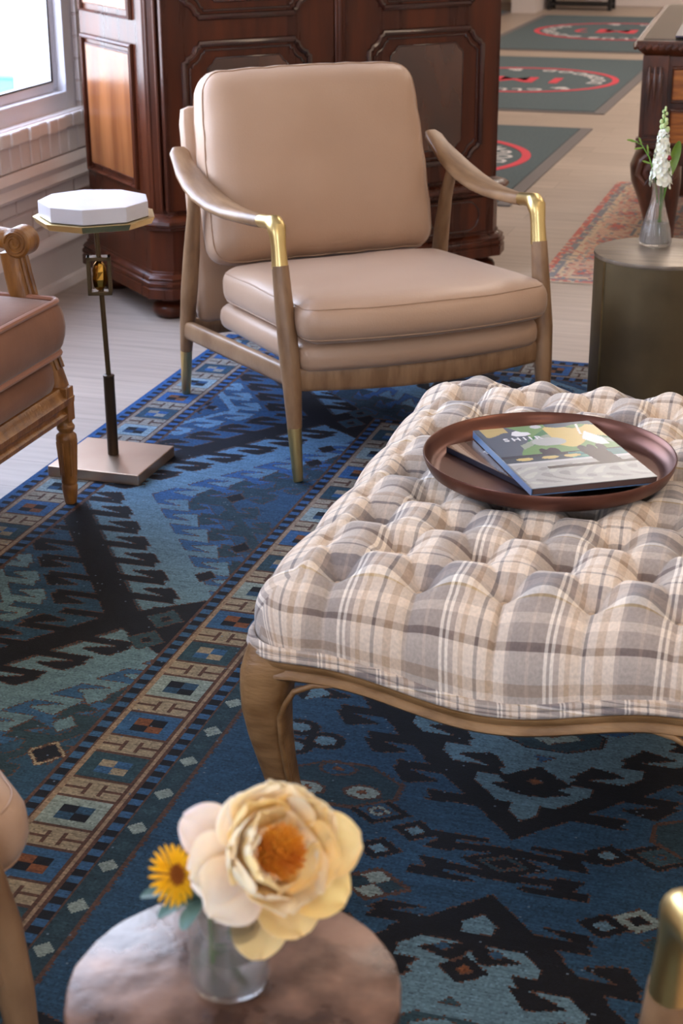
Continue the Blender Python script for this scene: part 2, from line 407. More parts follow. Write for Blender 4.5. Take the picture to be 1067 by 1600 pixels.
# window frames and sills
for i, (a, c) in enumerate(wins):
    w = struct(empty('window_%d' % (i+1), (WX, (a+c)/2, z0w)))
    L_ = c-a; H_ = z1w-z0w
    fb = MB()
    fx = -.055
    for y in (-L_/2+.035, L_/2-.035): fb.box((fx, y, H_/2), (.08, .07, H_))
    fb.box((fx, 0, .03), (.08, L_-.14, .06)); fb.box((fx, 0, H_-.035), (.08, L_-.14, .07))
    for y in (-L_/2+.085, L_/2-.085): fb.box((fx-.01, y, H_/2), (.04, .03, H_-.13))
    fb.box((fx-.01, 0, .075), (.04, L_-.2, .03))
    fb.build('window_frame', M['winframe'], w, smooth=False, bevel=.004)
    MB().box((fx-.02, 0, H_/2), (.006, L_-.14, H_-.12)).build('pane', M['pane'], w, smooth=False)
    MB().tube([(fx+.006, -L_/2+.1, .092), (fx+.006, L_/2-.1, .092), (fx+.006, L_/2-.1, H_-.1), (fx+.006, -L_/2+.1, H_-.1)], .004, 6, closed=True).build('gasket', M['bronze'], w)
    # uneven painted sill of brick ends
    sb = MB(); yy = -L_/2-.04
    random.seed(3+i)
    while yy < L_/2+.1:
        wd = .062; j = random.uniform(-.006, .006)
        sb.box((.0+j/2-.065, yy+wd/2, -.022), (.2+j, wd-.002, .044)); yy += wd
    sb.box((-.08, 0, -.018), (.2, L_, .046))
    sb.build('window_sill', M['trimw'], w, smooth=False, bevel=.006)
# soldier course joints below the sill, chair rail, baseboard
b = MB(); y = -3.0
while y < 5.8:
    b.box((WX+.006, y+.0325, .468), (.02, .060, .094)); y += .066
struct(b.build('trim_1', M['wall'], smooth=False, bevel=.004))
def rail_profile(name, prof, y0, y1, m):
    b = MB(); b.rings([[V3((WX+x, yy, z)) for x, z in prof] for yy in (y0, y1)]); return struct(b.build(name, m, auto=30))
rail_profile('trim_2', [(0, .418), (.018, .418), (.03, .405), (.034, .392), (.026, .38), (.02, .37), (.026, .352), (.03, .345), (.024, .335), (0, .335)], -3.1, 5.9, M['trimw'])
rail_profile('baseboard_left', [(0, .172), (.012, .172), (.022, .166), (.03, .155), (.032, .145), (.022, .132), (.018, .12), (.018, .03), (.03, .026), (.036, .014), (.038, 0), (0, 0)], -3.1, 5.9, M['trimw'])
# rest of the shell
def wall(name, c, d, m): return struct(MB().box(c, d).build(name, m, smooth=False))
wall('wall_corner', (-2.2, 5.98, 1.52), (.75, .16, 3.05), M['farwall'])
wall('wall_passage', (-3.12, 10.05, 1.52), (.1, 8.0, 3.05), M['farwall'])
wall('wall_passage_end', (-2.8, 6.12, 1.52), (.6, .12, 3.05), M['farwall'])
wall('wall_far', (.65, 16.28, 1.52), (7.5, .2, 3.05), M['farwall'])
wall('wall_far_return', (-3.0, 15.7, 1.52), (.22, 1.0, 3.05), M['trimw'])
wall('wall_hall', (-4.65, 15.2, 1.52), (.1, 2.4, 3.05), M['farwall']); wall('wall_hall_side', (-3.88, 13.95, 1.52), (1.44, .1, 3.05), M['farwall']); wall('wall_hall_end', (-3.85, 16.35, 1.52), (1.5, .1, 3.05), M['farwall'])
wall('wall_right', (4.15, 6.6, 1.52), (.1, 19.6, 3.05), M['farwall'])
b = MB()
for c, d in (((0.85, -3.12, .3), (6.7, .1, .6)), ((.85, -3.12, 2.7), (6.7, .1, .7)), ((-1.2, -3.12, 1.475), (2.7, .1, 1.75)), ((2.85, -3.12, 1.475), (2.7, .1, 1.75))): b.box(c, d)
struct(b.build('wall_back', M['farwall'], smooth=False))
rb = MB().box((.9, 16.165, .07), (7, .03, .14)); struct(rb.build('baseboard_far', M['trimw'], smooth=False, bevel=.004))

# outside the window: porch, columns, planter
plane('porch_ground', -14, -2.75, -6, 14, -.05, M['pave'])
o = bpy.data.objects['porch_ground']; o.name = 'porch_paving'  # this piece is the paved porch ground outside the window
for i, (x, y) in enumerate(((-3.475, 6.72), (-5.44, 9.60))):
    c = empty('porch_column', (x, y, -.05))
    tag(c, ('square white porch column nearest the window corner' if i == 0 else 'square white porch column further along the porch, seen in the left of the window'), 'column', 'porch columns outside the window')
    MB().box((0, 0, 1.5), (.13 if i == 0 else .26, .13 if i == 0 else .26, 3)).build('shaft', M['porch'], c, smooth=False, bevel=.01)
    MB().box((0, 0, .1), (.17 if i == 0 else .32, .17 if i == 0 else .32, .2)).build('plinth', M['porch'], c, smooth=False, bevel=.01)
t = empty('planter', (-4.80, 8.82, -.05)); tag(t, 'small square teal planter standing outside beyond the window', 'planter')
MB().box((0, 0, .09), (.20, .20, .18)).build('box', M['teal'], t, smooth=False, bevel=.02)
MB().box((0, 0, .185), (.23, .23, .02)).build('rim', M['teal'], t, smooth=False, bevel=.01)
# ------------------------------------------------------------------ blue rug (flat weave painted cell by cell)
RX0, RX1, RY0, RY1, CS = -1.70, .98, .25, 4.34, .0032
nx = int(round((RX1-RX0)/CS)); ny = int(round((RY1-RY0)/CS))
X, Y = np.meshgrid(RX0+(np.arange(nx)+.5)*CS, RY0+(np.arange(ny)+.5)*CS)
XC = -.36
PAL = {}
def pal(k, r, g, b_): PAL[k] = srgb(r, g, b_)[:3]
pal(0, 38, 66, 90)     # mid blue
pal(1, 15, 15, 22)      # near-black navy
pal(2, 92, 116, 130)    # light grey blue
pal(3, 46, 80, 116)     # brighter blue
pal(4, 142, 124, 104)   # camel
pal(5, 82, 54, 42)      # rust outline
pal(6, 138, 112, 92)    # pale braid
pal(7, 42, 64, 74)      # teal grey
pal(8, 112, 64, 36)     # rust
pal(9, 36, 56, 66)      # dark teal
pal(10, 128, 136, 132)  # pale grey
K = np.zeros((ny, nx), np.int8)
rng = np.random.default_rng(2)
u = np.abs(X-XC)                      # mirrored half width; edge at 1.34
half = RX1-XC
ye = RY1-Y; yn = Y-RY0
e = np.minimum(half-u, np.minimum(ye, yn))      # distance from the edge
# running coordinate along the border
side = (half-u <= ye) & (half-u <= yn)
s = np.where(side, Y, X)
def put(mask, k): K[mask] = k
put(e >= 0, 3)
def dentil(a, b):
    m = (e >= a) & (e < b); put(m, 3); put(m & ((s/.034) % 1 < .5), 1)
def braid(c):
    put(np.abs(e-c) < .0085, 5); put(np.abs(e-c) < .0045, 6)
def cells(a, b):
    """row of camel H blocks and square-in-square boxes"""
    m = (e >= a) & (e < b); t = (e-a)/(b-a); per = .1345
    q = s/per; n = np.floor(q).astype(int); fr = q-n
    camel = m & (fr < .42); box_ = m & (fr >= .42)
    put(camel, 4)
    w = (fr/.42)
    hline = (np.abs(w-.5) < .06) & ((t < .36) | (t > .64))
    vline = ((np.abs(t-.36) < .025) | (np.abs(t-.64) < .025)) & (np.abs(w-.5) < .30)
    put(camel & (hline | vline), 5)
    par = n % 3
    for k, base in ((0, 3), (1, 10), (2, 7)):
        put(box_ & (par == k), base)
    v = (fr-.42)/.58
    inn = box_ & (np.abs(t-.5) < .27) & (np.abs(v-.5) < .26)
    ll = (t < .5) ^ (v < .5)
    for k, (c1, c2) in enumerate(((8, 1), (1, 0), (4, 3))):
        put(inn & (par == k) & ll, c1); put(inn & (par == k) & ~ll, c2)
    put(m & ((fr < .035) | (np.abs(fr-.42) < .018)), 5)
def line(c, w=.0025, k=5): put(np.abs(e-c) < w, k)
put(e < .012, 3); dentil(.012, .034); braid(.038+.004); cells(.048, .138); braid(.145); dentil(.152, .178); line(.180)

# wide hooked border  e in .182 .. .628
E0, E1 = .182, .628
mB = (e >= E0) & (e < E1)
def hk(mask, xe, ph, inv, base, p, L, k, out, hdir, off=0.):
    """latch hooks: horizontal stem leaving a slanted spine, barb tapering back towards it"""
    q = (ph+off)/p; n = np.floor(q); fr = q-n
    h = fr if hdir > 0 else 1-fr
    xs = base+((n+.5)*p-off)*inv
    d = (xe-xs)*out/L
    stem = (h < .32) & (d > -.35) & (d < 1.02-.35*h)
    lo = np.maximum(.29, .60-(d-.20)*.52); hi = np.minimum(np.minimum(.84, .66+(d-.20)*.42), .84-(d-.74)*1.9)
    put(mask & (stem | ((d > .20) & (d < 1.05) & (h >= lo) & (h <= hi))), k)
per_y = 1.20
yc = 3.07
yy_ = np.where(side, Y, X+3.07)
ph = np.abs(((yy_ - yc + per_y/2) % per_y) - per_y/2)
xe = -1.70+e                          # as if on the left side
IV = 1/1.43
t = xe - ph*IV
put(mB, 9)
chk = ((np.floor(X/.026)+np.floor(Y/.030)).astype(int) % 2 == 0)
mm = mB & (t < -1.86)
put(mm, 0); put(mm & chk & (t < -1.89), 1); put(mm & ~chk & (t < -1.89) & ((np.floor(X/.026)).astype(int) % 3 == 0), 2)
mm = mB & (t >= -1.86)
put(mm & (t < -1.835), 2)
put(mm & (t >= -1.835) & (t < -1.60), 0)
HP = .0735
hk(mm, xe, ph, IV, -1.838, HP, .085, 2, 1, -1)
hk(mm, xe, ph, IV, -1.655, HP, .10, 1, -1, 1)
put(mB & (t >= -1.565) & (t < -1.395), 2)
put(mB & (t >= -1.648) & (t < -1.572), 1)
hk(mB, xe, ph, IV, -1.567, HP, .105, 1, 1, -1)
put(mB & (t >= -1.395), 3)
hk(mB & (t > -1.41), xe, ph, IV, -1.400, HP, .095, 2, 1, -1)
put(mB & (t >= -1.27), 0)
hk(mB, xe, ph, IV, -1.255, HP, .07, 9, -1, 1)
put(mB & (t >= -1.235) & (t < -1.21), 9)
hk(mB, xe, ph, IV, -1.212, HP, .06, 9, 1, -1)
put(mB & (xe > -1.075-(ph-.485)*1.35) & (ph > .485), 1)
# the right corners of the zigzag: dark ground with little diamonds
r = mB & (e > .50) & (ph > .33)
tr2 = e-.628 + (ph-.6)*.0
def diamond(cx, cy, rx, ry, k, mask=None, mirror=True):
    dd = np.abs((np.abs(X-XC) if mirror else X)-(abs(cx-XC) if mirror else cx))/rx+np.abs(Y-cy)/ry
    mk = dd < 1
    if mask is not None: mk &= mask
    put(mk, k)
for yy in (2.49, 2.40, 3.66, 3.74, 1.29, 1.2):
    diamond(-1.117, yy, .036, .040, 7); diamond(-1.117, yy, .012, .014, 1)
for cx, cy, k in ((-1.102, 2.841, 1), (-1.21, 3.10, 1), (-1.118, 2.69, 1), (-1.115, 3.36, 1), (-1.115, 3.46, 1), (-1.105, 1.988, 4), (-1.113, 2.178, 2), (-1.12, 2.08, 2), (-1.06, 4.2, 1)):
    if cx < -1.09: diamond(cx, cy, .022, .028, k); 
diamond(-1.105, 1.988, .034, .04, 4); diamond(-1.105, 1.988, .026, .031, 1)
# outlines inside the wide border
def outline(mask, k=5, prob=.8):
    ch = np.zeros_like(mask)
    ch[:, 1:] |= K[:, 1:] != K[:, :-1]; ch[1:, :] |= K[1:, :] != K[:-1, :]
    ch &= mask & (rng.random(K.shape) < prob)
    put(ch, k)
outline(mB, 5, .62)

# inner band
line(.630); dentil(.634, .652); braid(.660); cells(.667, .760); braid(.768); dentil(.777, .797); line(.799)
m2 = (e >= .801) & (e < .838); put(m2, 9)
sm = ((s-.02)/.098) % 1
put(m2 & ((np.abs(sm-.5)*.098/.017+np.abs(e-.818)/.016) < 1), 10)
put(m2 & ((np.abs(((sm+.5) % 1)-.5)*.098/.014+np.abs(e-.818)/.013) < 1), 7)
line(.839)

# centre field
mF = e >= .841
put(mF, 0)
C0 = 1.985
def octagon(cx, cy, rx, ry, k, k2):
    for sx in (-1, 1):
        x0 = XC+sx*abs(cx-XC)
        dd = np.maximum(np.maximum(np.abs(X-x0)/rx, np.abs(Y-cy)/ry), (np.abs(X-x0)/rx+np.abs(Y-cy)/ry)/1.35)
        put(mF & (dd < 1), k2); put(mF & (dd < .93), k)
for yoff in (0, -1.25, 1.25):
    c = C0+yoff; iv = 1/1.07
    pv = Y-c; bq = u-pv*iv                # bq = 0 on the V shaped spine
    mm = mF & (Y < c+.62) & (Y > c-.10)
    put(mm & (bq < -.02) & (pv > 0), 2); put(mm & (bq < -.185) & (pv > 0), 3)
    hk(mm & (pv > .045), u, pv, iv, .020, .072, .095, 1, 1, -1)
    hk(mm & (bq < .03) & (pv > .10), u, pv, iv, -.022, .072, .095, 1, -1, 1)
    put(mm & (np.abs(bq) < .024) & (pv > -.04), 1)
    hk(mm & (bq < -.17) & (pv > .2), u, pv, iv, -.180, .072, .085, 2, -1, 1)
    d = u/.056+np.abs(Y-(c+.140))/.046; put(mF & (d < 1), 1); put(mF & (d < .22), 8)
    octagon(XC, c+.285, .085, .050, 9, 1); d = u/.05+np.abs(Y-(c+.285))/.03; put(mF & (d < 1), 10); put(mF & (d < .25), 8)
    # the mirrored half below
    c2 = c-.185
    pl = c2-Y; bl_ = u-pl/1.0
    mm = mF & (Y > c2-.55) & (Y < c2+.05)
    put(mm & (bl_ < -.02) & (pl > 0), 2); put(mm & (bl_ < -.20) & (pl > 0), 7)
    hk(mm & (pl > .03), u, pl, 1.0, .018, .072, .095, 1, 1, -1)
    hk(mm & (bl_ < .03) & (pl > .07), u, pl, 1.0, -.022, .070, .090, 1, -1, 1)
    put(mm & (np.abs(bl_) < .023) & (pl > -.03), 1)
    hk(mm & (bl_ < -.18) & (pl > .2), u, pl, 1.0, -.195, .072, .085, 2, -1, 1)
    d = u/.034+np.abs(Y-(c2-.145))/.028; put(mF & (d < 1), 1); put(mF & (d < .35), 8)
    for sx in (-1, 1):
        d = np.abs((X-XC)*sx-.035)/.012+np.abs(Y-(c2-.105))/.010; put(mF & (d < 1), 0)
    # hooked square between the two
    cc = c-.088
    put(mF & (u < .16) & (np.abs(Y-cc) < .062), 0)
    d = u/.062+np.abs(Y-cc)/.034; put(mF & (d < 1), 1); put(mF & (d < .62), 9); put(mF & (d < .4), 1)
    for sx in (-1, 1):
        for sy in (-1, 1):
            xx = (X-XC)*sx; y2 = (Y-cc)*sy
            a = (xx > .0) & (xx < .105) & (np.abs(y2-.028-.10*(.05-xx)) < .0085)
            b_ = (xx > .075) & (xx < .125-(y2-.0)*.6) & (y2 > .012) & (y2 < .046)
            c_2 = (xx > .030) & (xx < .125) & (y2 > .040+(.09-xx)*.10) & (y2 < .056-(.09-xx)*.02)
            put(mF & (a | b_ | c_2), 1)
for cx, cy, k in ((-.498, 1.943, 1), (-.537, 1.885, 1), (-.224, 1.959, 1), (-.163, 1.82, 10), (-.205, 1.796, 1), (-.563, 1.978, 9), (-.12, 1.776, 9), (-.56, 1.72, 1), (-.62, 1.86, 1)):
    if cx < XC or True:
        dd = np.abs(X-cx)/.036+np.abs(Y-cy)/.028; put(mF & (dd < 1), k)
        dd2 = np.abs(X-cx)/.016+np.abs(Y-cy)/.012; put(mF & (dd2 < 1), 2 if k == 1 else 1)
for x0, y0 in ((-.563, 1.978), (-.154, 1.976)):
    dd = np.abs(X-x0)/.052+np.abs(Y-y0)/.036; put(mF & (dd < 1), 1); put(mF & (dd < .66), 7 if x0 > -.3 else 0); put(mF & (dd < .4), 10 if x0 < -.3 else 7); put(mF & (dd < .2), 0)
dd = np.abs(X+.519)/.055+np.abs(Y-1.80)/.04; put(mF & (dd < 1), 5); put(mF & (dd < .82), 1)
put(mF & (dd < .82) & (np.abs(X+.519)*.72 > np.abs(Y-1.80)), 9); put(mF & (dd < .82) & (np.abs(X+.519)*.72 < np.abs(Y-1.80)), 10)
octagon(-.64, 2.035, .095, .062, 9, 5)
for x0, y0, k in ((-.655, 2.075, 0), (-.600, 2.02, 10), (-.685, 2.01, 10)):
    d = ((X-x0)/.03)**2+((Y-y0)/.019)**2; put(mF & (d < 1), 5); put(mF & (d < .75), k); put(mF & (d < .08), 8)
for x0, y0 in ((-.753, 2.18), (-.70, 2.15), (-.745, 2.12)):
    d = ((X-x0)/.034)**2+((Y-y0)/.026)**2; put(mF & (d < 1), 1); put(mF & (d < .3), 2)
for x0, y0 in ((-.775, 2.30), (-.755, 2.40)):
    dd = np.abs(X-x0)/.04+np.abs(Y-y0)/.03; put(mF & (dd < 1), 1); put(mF & (dd < 1) & (X > x0), 2)
outline(mF, 5, .42)
# colours with row abrash and speckle; window daylight painted in, bluer far, darker near
pal_arr = np.array([PAL[i] for i in range(11)])
rgb = pal_arr[K]
rowv = rng.normal(0, 1, ny); kk = np.exp(-np.linspace(-2, 2, 9)**2); kk /= kk.sum(); rowv = np.convolve(rowv, kk, 'same')
rgb = rgb*(1+.10*rowv[:, None, None])*(1+.16*rng.normal(0, 1, K.shape)[..., None])
daylit = np.clip((Y-2.45)/.9, 0, 1)[..., None]; ctr = np.clip((e-.6)/.25, 0, 1)[..., None]
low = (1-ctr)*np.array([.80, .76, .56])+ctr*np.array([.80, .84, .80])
rgb = rgb*((1-daylit)*low+daylit*np.array([.74, .95, 1.28]))
fle = rng.random(K.shape) < .0018
rgb[fle] = np.array([.09, .12, .15])
rgb = np.clip(rgb, .004, .9)
def grid_mesh(name, x0, y0, cs, nx, ny, rgb, z, m, skirt=None):
    xs = x0+np.arange(nx+1)*cs; ys = y0+np.arange(ny+1)*cs
    gx, gy = np.meshgrid(xs, ys); n = (nx+1)*(ny+1)
    co_ = np.empty((n+4, 3), np.float32)
    co_[:n, 0] = gx.ravel(); co_[:n, 1] = gy.ravel(); co_[:n, 2] = z
    co_[n:] = [(x0, y0, 0), (xs[-1], y0, 0), (xs[-1], ys[-1], 0), (x0, ys[-1], 0)]
    i = (np.arange(ny)[:, None]*(nx+1)+np.arange(nx)[None]).ravel()
    quads = np.stack([i, i+1, i+nx+2, i+nx+1], 1)
    c = [0, nx, (ny+1)*(nx+1)-1, ny*(nx+1)]
    sk = np.array([[n, n+1, c[1], c[0]], [n+1, n+2, c[2], c[1]], [n+2, n+3, c[3], c[2]], [n+3, n, c[0], c[3]], [n+3, n+2, n+1, n]])
    q = np.concatenate([quads, sk]).astype(np.int32); nf = len(q)
    me = bpy.data.meshes.new(name); me.vertices.add(n+4); me.vertices.foreach_set('co', co_.ravel())
    me.loops.add(nf*4); me.loops.foreach_set('vertex_index', q.ravel())
    me.polygons.add(nf); me.polygons.foreach_set('loop_start', np.arange(nf, dtype=np.int32)*4); me.polygons.foreach_set('loop_total', np.full(nf, 4, np.int32))
    me.update()
    at = me.attributes.new('Col', 'FLOAT_COLOR', 'FACE')
    d = np.ones((nf, 4), np.float32); d[:nx*ny, :3] = rgb.reshape(-1, 3); d[nx*ny:, :3] = rgb[0, 0]
    at.data.foreach_set('color', d.ravel())
    me.materials.append(m)
    o = bpy.data.objects.new(name, me); COL.objects.link(o); return o
ZR = .006
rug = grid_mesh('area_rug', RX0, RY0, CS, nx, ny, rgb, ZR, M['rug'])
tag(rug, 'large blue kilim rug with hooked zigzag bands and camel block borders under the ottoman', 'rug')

# runner under the desk: faded coral and blue
cs = .0125; rx0, rx1, ry0, ry1 = -.96, .25, 5.25, 7.1
nx2 = int((rx1-rx0)/cs); ny2 = int((ry1-ry0)/cs)
A, B = np.meshgrid((np.arange(nx2)+.5)*cs, (np.arange(ny2)+.5)*cs)
W2, H2 = nx2*cs, ny2*cs
e2 = np.minimum(np.minimum(A, W2-A), np.minimum(B, H2-B))
c_cor, c_pk, c_bl, c_cr, c_rd = [np.array(srgb(*q)[:3]) for q in ((206, 144, 120), (214, 172, 148), (132, 132, 138), (218, 192, 162), (200, 108, 96))]
g2 = np.zeros((ny2, nx2, 3)); g2[:] = c_pk
def p2(mk, c): g2[mk] = c
p2(e2 < .02, c_rd); p2((e2 > .03) & (e2 < .045), c_bl); p2((e2 > .045) & (e2 < .075), c_cr); p2((e2 > .20) & (e2 < .215), c_bl); p2((e2 > .215) & (e2 < .235), c_cr)
bd = (e2 > .08) & (e2 < .2); sB = np.where(e2 == np.minimum(A, W2-A), B, A)
q = (sB % .26)/.26
mo = ((np.abs(q-.5)/.36)**2+((e2-.14)/.05)**2)
p2(bd & (mo < 1), c_cr); p2(bd & (mo < .8), c_cor); p2(bd & (mo < .35), c_bl); p2(bd & (mo < .2), c_rd)
fd = e2 > .235
q = np.sin(A*38)*np.sin(B*30)
p2(fd, c_cor); p2(fd & (q > .35), c_pk); p2(fd & (q < -.45), c_cr); p2(fd & (np.abs(q) < .08), c_bl)
nn = rng.random((ny2, nx2)); p2(nn < .12, c_bl); p2((nn > .12) & (nn < .24), c_cr); p2((nn > .24) & (nn < .3), c_rd)
runner = grid_mesh('runner_rug', rx0, ry0, cs, nx2, ny2, g2, ZR, M['runner'])
tag(runner, 'faded coral and grey patterned rug on the pale floor under the carved desk', 'rug')

# ------------------------------------------------------------------ text helper
def text(body, size, m, parent, loc, rot=(0, 0, 0), name='lettering', ext=.0004, sx=1, sp=1.0, align='CENTER', bold=0):
    c = bpy.data.curves.new('t', 'FONT'); c.body = body; c.size = size; c.extrude = ext; c.align_x = align; c.align_y = 'CENTER'; c.space_character = sp; c.offset = bold
    o = bpy.data.objects.new('t', c); COL.objects.link(o)
    dg = bpy.context.evaluated_depsgraph_get(); me = bpy.data.meshes.new_from_object(o.evaluated_get(dg))
    bpy.data.objects.remove(o)
    me.materials.clear(); me.materials.append(m)
    r = bpy.data.objects.new(name, me); COL.objects.link(r); r.parent = parent; r.location = loc; r.rotation_euler = rot; r.scale = (sx, 1, 1)
    return r

# ------------------------------------------------------------------ three logo mats on the far floor
mats = [(-2.78, -.98, 12.12, 15.0, -1.88, 13.62, .70, 'dark green door mat with red ring logo, furthest away by the far wall'),
        (-2.82, -1.325, 9.08, 11.7, -2.06, 10.40, .62, 'dark green door mat with red ring logo, middle one of the three'),
        (-2.82, -1.30, 6.45, 8.55, -2.04, 7.50, .61, 'dark green door mat with red ring logo, nearest one beside the wardrobe')]
for x0, x1, y0, y1, cx, cy, R, lb in mats:
    t = empty('door_mat', ((x0+x1)/2, (y0+y1)/2, 0)); tag(t, lb, 'mat', 'logo door mats on the far floor')
    w, h = x1-x0, y1-y0
    MB().box((0, 0, .003), (w, h, .006)).build('rubber_border', M['matedge'], t, smooth=False, bevel=.002)
    MB().box((0, 0, .006), (w-.12, h-.09, .008)).build('mat_pile', M['matfab'], t, smooth=False)
    lx, ly = cx-(x0+x1)/2, cy-(y0+y1)/2
    rb = MB(); n = 72; rg = []
    for i in range(n):
        a = 2*PI*i/n; rg.append([V3((lx+r*math.cos(a), ly+r*math.sin(a), z)) for r, z in ((R, .0105), (R, .012), (R-.042, .012), (R-.042, .0105))])
    rg.append(rg[0]); rb.rings(rg, cap=False); rb.build('ring', M['red'], t, smooth=False)
    # lettering reads from the far side
    logo = empty('logo_lettering', (lx, ly, .0115), PI); logo.parent = t
    text('IM', .36*R/.62, M['red'], logo, (-.045*R/.62, 0, 0), name='monogram', sx=1.15, sp=1.25, bold=.006)
    sw = MB(); sw.tube([(.235, .10, 0), (.285, .12, 0), (.315, .06, 0), (.300, -.06, 0), (.27, -.11, 0)], [.016, .02, .018, .016, .012], 8); sw.mapf(lambda x, y, z: (x*R/.62, y*R/.62, max(-.0005, min(.0006, z)))); sw.build('swash', M['red'], logo, smooth=False)
    def arc(s_, a0, a1, flip=False, k=.125):
        for i, chh in enumerate(s_):
            a = math.radians(a0+(a1-a0)*i/max(1, len(s_)-1)); rr = R-.125
            if chh != ' ': text(chh, k*R/.62, M['white'], logo, (rr*math.cos(a), rr*math.sin(a), 0), (0, 0, a-PI/2 if not flip else a+PI/2), name='letter', bold=.004)
    arc('CLUB', 112, 76); arc('&', 132, 132, k=.15); arc('DOGWOOD', 172, 258, True); arc('&', 284, 284, True, .15); arc('DOGWOOD', 58, -30)
t = empty('entrance_mat', (-3.42, 14.75, 0)); tag(t, 'small dark grey mat by the far left doorway', 'mat')
MB().box((0, 0, .004), (.6, 1.1, .008)).build('rubber_border', M['matedge'], t, smooth=False)
MB().box((0, 0, .008), (.52, 1.02, .008)).build('mat_pile', M['matfab'], t, smooth=False)
# black iron rack by the far wall
t = empty('iron_rack', (-2.56, 15.72, 0)); tag(t, 'low black iron rack standing against the far white wall', 'rack')
for x in (-.28, .28):
    for y in (-.12, .12): MB().box((x, y, .3), (.035, .035, .6)).build('leg', M['black'], t, smooth=False)
for z in (.05, .13, .32, .55):
    sb = MB()
    for k in range(4): sb.box((0, -.12+.08*k, z), (.58, .045, .02))
    sb.build('shelf', M['black'], t, smooth=False)
for k in range(3):
    o = roundbox(.05, .10, .035, .03, lambda x, y, z: (x, y, z*(1 if y > 0 else .7)), n=6, nz=4).build('shoe', M['black'], None, loc=(-2.68+.14*k, 15.70, .176))
    tag(o, 'black shoe on the low iron rack by the far wall', 'shoe', 'black shoes on the iron rack')

# ------------------------------------------------------------------ wardrobe
AX, AY = -1.94598, 4.38455; UA = math.atan2(.729, .685)
arm = empty('wardrobe', (AX, AY, 0), UA)
tag(arm, 'tall carved mahogany wardrobe with panelled doors standing behind the taupe armchair', 'wardrobe')
AW, AD = 1.30, .60
def oct_(x0, x1, y0, y1, c): return [(x0+c, y0), (x1-c, y0), (x1, y0+c), (x1, y1), (x0, y1), (x0, y0+c)]
def mould(b, z_prof, x0, x1, y0, y1, c):
    """stacked rings: z_prof list of (out, z)"""
    rg = []
    for o_, z in z_prof: rg.append([V3((x, y, z)) for x, y in oct_(x0-o_, x1+o_, y0-o_, y1, c+o_*.4)])
    b.rings(rg)
b = MB(); mould(b, [(0, .07), (0, .100), (-.004, .103), (-.004, .106), (0, .108), (0, .118), (-.006, .122), (-.006, .126), (-.003, .13), (-.012, .138), (-.02, .142), (-.02, .15)], 0, AW, 0, AD, .055)
b.build('plinth', M['mahog'], arm, bevel=.0015, auto=25)
b = MB(); mould(b, [(0, .14), (0, .292)], .022, AW-.022, .022, AD-.01, .05); b.build('base_cabinet', M['mahog'], arm, smooth=False, bevel=.002)
b = MB(); mould(b, [(-.02, .274), (-.008, .278), (-.004, .286), (.004, .290), (.008, .297), (.006, .305), (-.004, .312), (-.016, .316), (-.03, .318)], 0, AW, 0, AD, .055)
b.build('waist_moulding', M['mahog'], arm, auto=25)
b = MB(); mould(b, [(0, .31), (0, 2.05)], .035, AW-.035, .035, AD-.01, .06); b.build('carcass', M['mahog'], arm, smooth=False, bevel=.002)
b = MB(); mould(b, [(-.02, 2.04), (0, 2.06), (.01, 2.09), (.05, 2.13), (.07, 2.16), (.07, 2.19), (-.1, 2.2)], .0, AW, .0, AD, .055); b.build('cornice', M['mahog'], arm, auto=25)
for x in (.085, AW-.085):
    for y in (.085, AD-.085):
        MB().lathe([(.0, 0), (.035, 0), (.047, .006), (.056, .02), (.057, .032), (.05, .044), (.036, .05), (.034, .054), (.044, .058), (.046, .066), (.044, .072), (0, .072)], (x, y, 0), 28, cap=False).build('bun_foot', M['mahog'], arm)
def notched(x0, x1, z0, z1, r):
    """rectangle whose corners are cut by concave curves with small shoulders"""
    P = []
    for cx, cz, a0 in ((x1, z1, 180), (x1, z0, 90), (x0, z0, 0), (x0, z1, 270)):
        # concave arc centred on the corner, from one side to the other
        arc_ = [(cx+r*math.cos(math.radians(a0+90*i/6)), cz+r*math.sin(math.radians(a0+90*i/6))) for i in range(7)]
        P.append(arc_)
    out = []
    order = [P[0], P[1], P[2], P[3]]
    # corners: top right -> from top side to right side
    tr = [(x1+r*math.cos(math.radians(a)), z1+r*math.sin(math.radians(a))) for a in np.linspace(180, 270, 7)]
    br = [(x1+r*math.cos(math.radians(a)), z0+r*math.sin(math.radians(a))) for a in np.linspace(90, 180, 7)]
    bl = [(x0+r*math.cos(math.radians(a)), z0+r*math.sin(math.radians(a))) for a in np.linspace(0, 90, 7)]
    tl = [(x0+r*math.cos(math.radians(a)), z1+r*math.sin(math.radians(a))) for a in np.linspace(270, 360, 7)]
    sh = r*.18
    tr = [(x1-r-sh, z1), (x1-r-sh, z1-sh)]+[(p[0]-0, p[1]-0) for p in tr[1:-1]]+[(x1-sh, z1-r-sh), (x1, z1-r-sh)]
    br = [(x1, z0+r+sh), (x1-sh, z0+r+sh)]+br[1:-1]+[(x1-r-sh, z0+sh), (x1-r-sh, z0)]
    bl = [(x0+r+sh, z0), (x0+r+sh, z0+sh)]+bl[1:-1]+[(x0+sh, z0+r+sh), (x0, z0+r+sh)]
    tl = [(x0, z1-r-sh), (x0+sh, z1-r-sh)]+tl[1:-1]+[(x0+r+sh, z1-sh), (x0+r+sh, z1)]
    return tr+br+bl+tl
def frame_on_front(b, path, y, r): b.tube([(x, y, z) for x, z in path], r, 8, up=(0, 1, 0), closed=True)
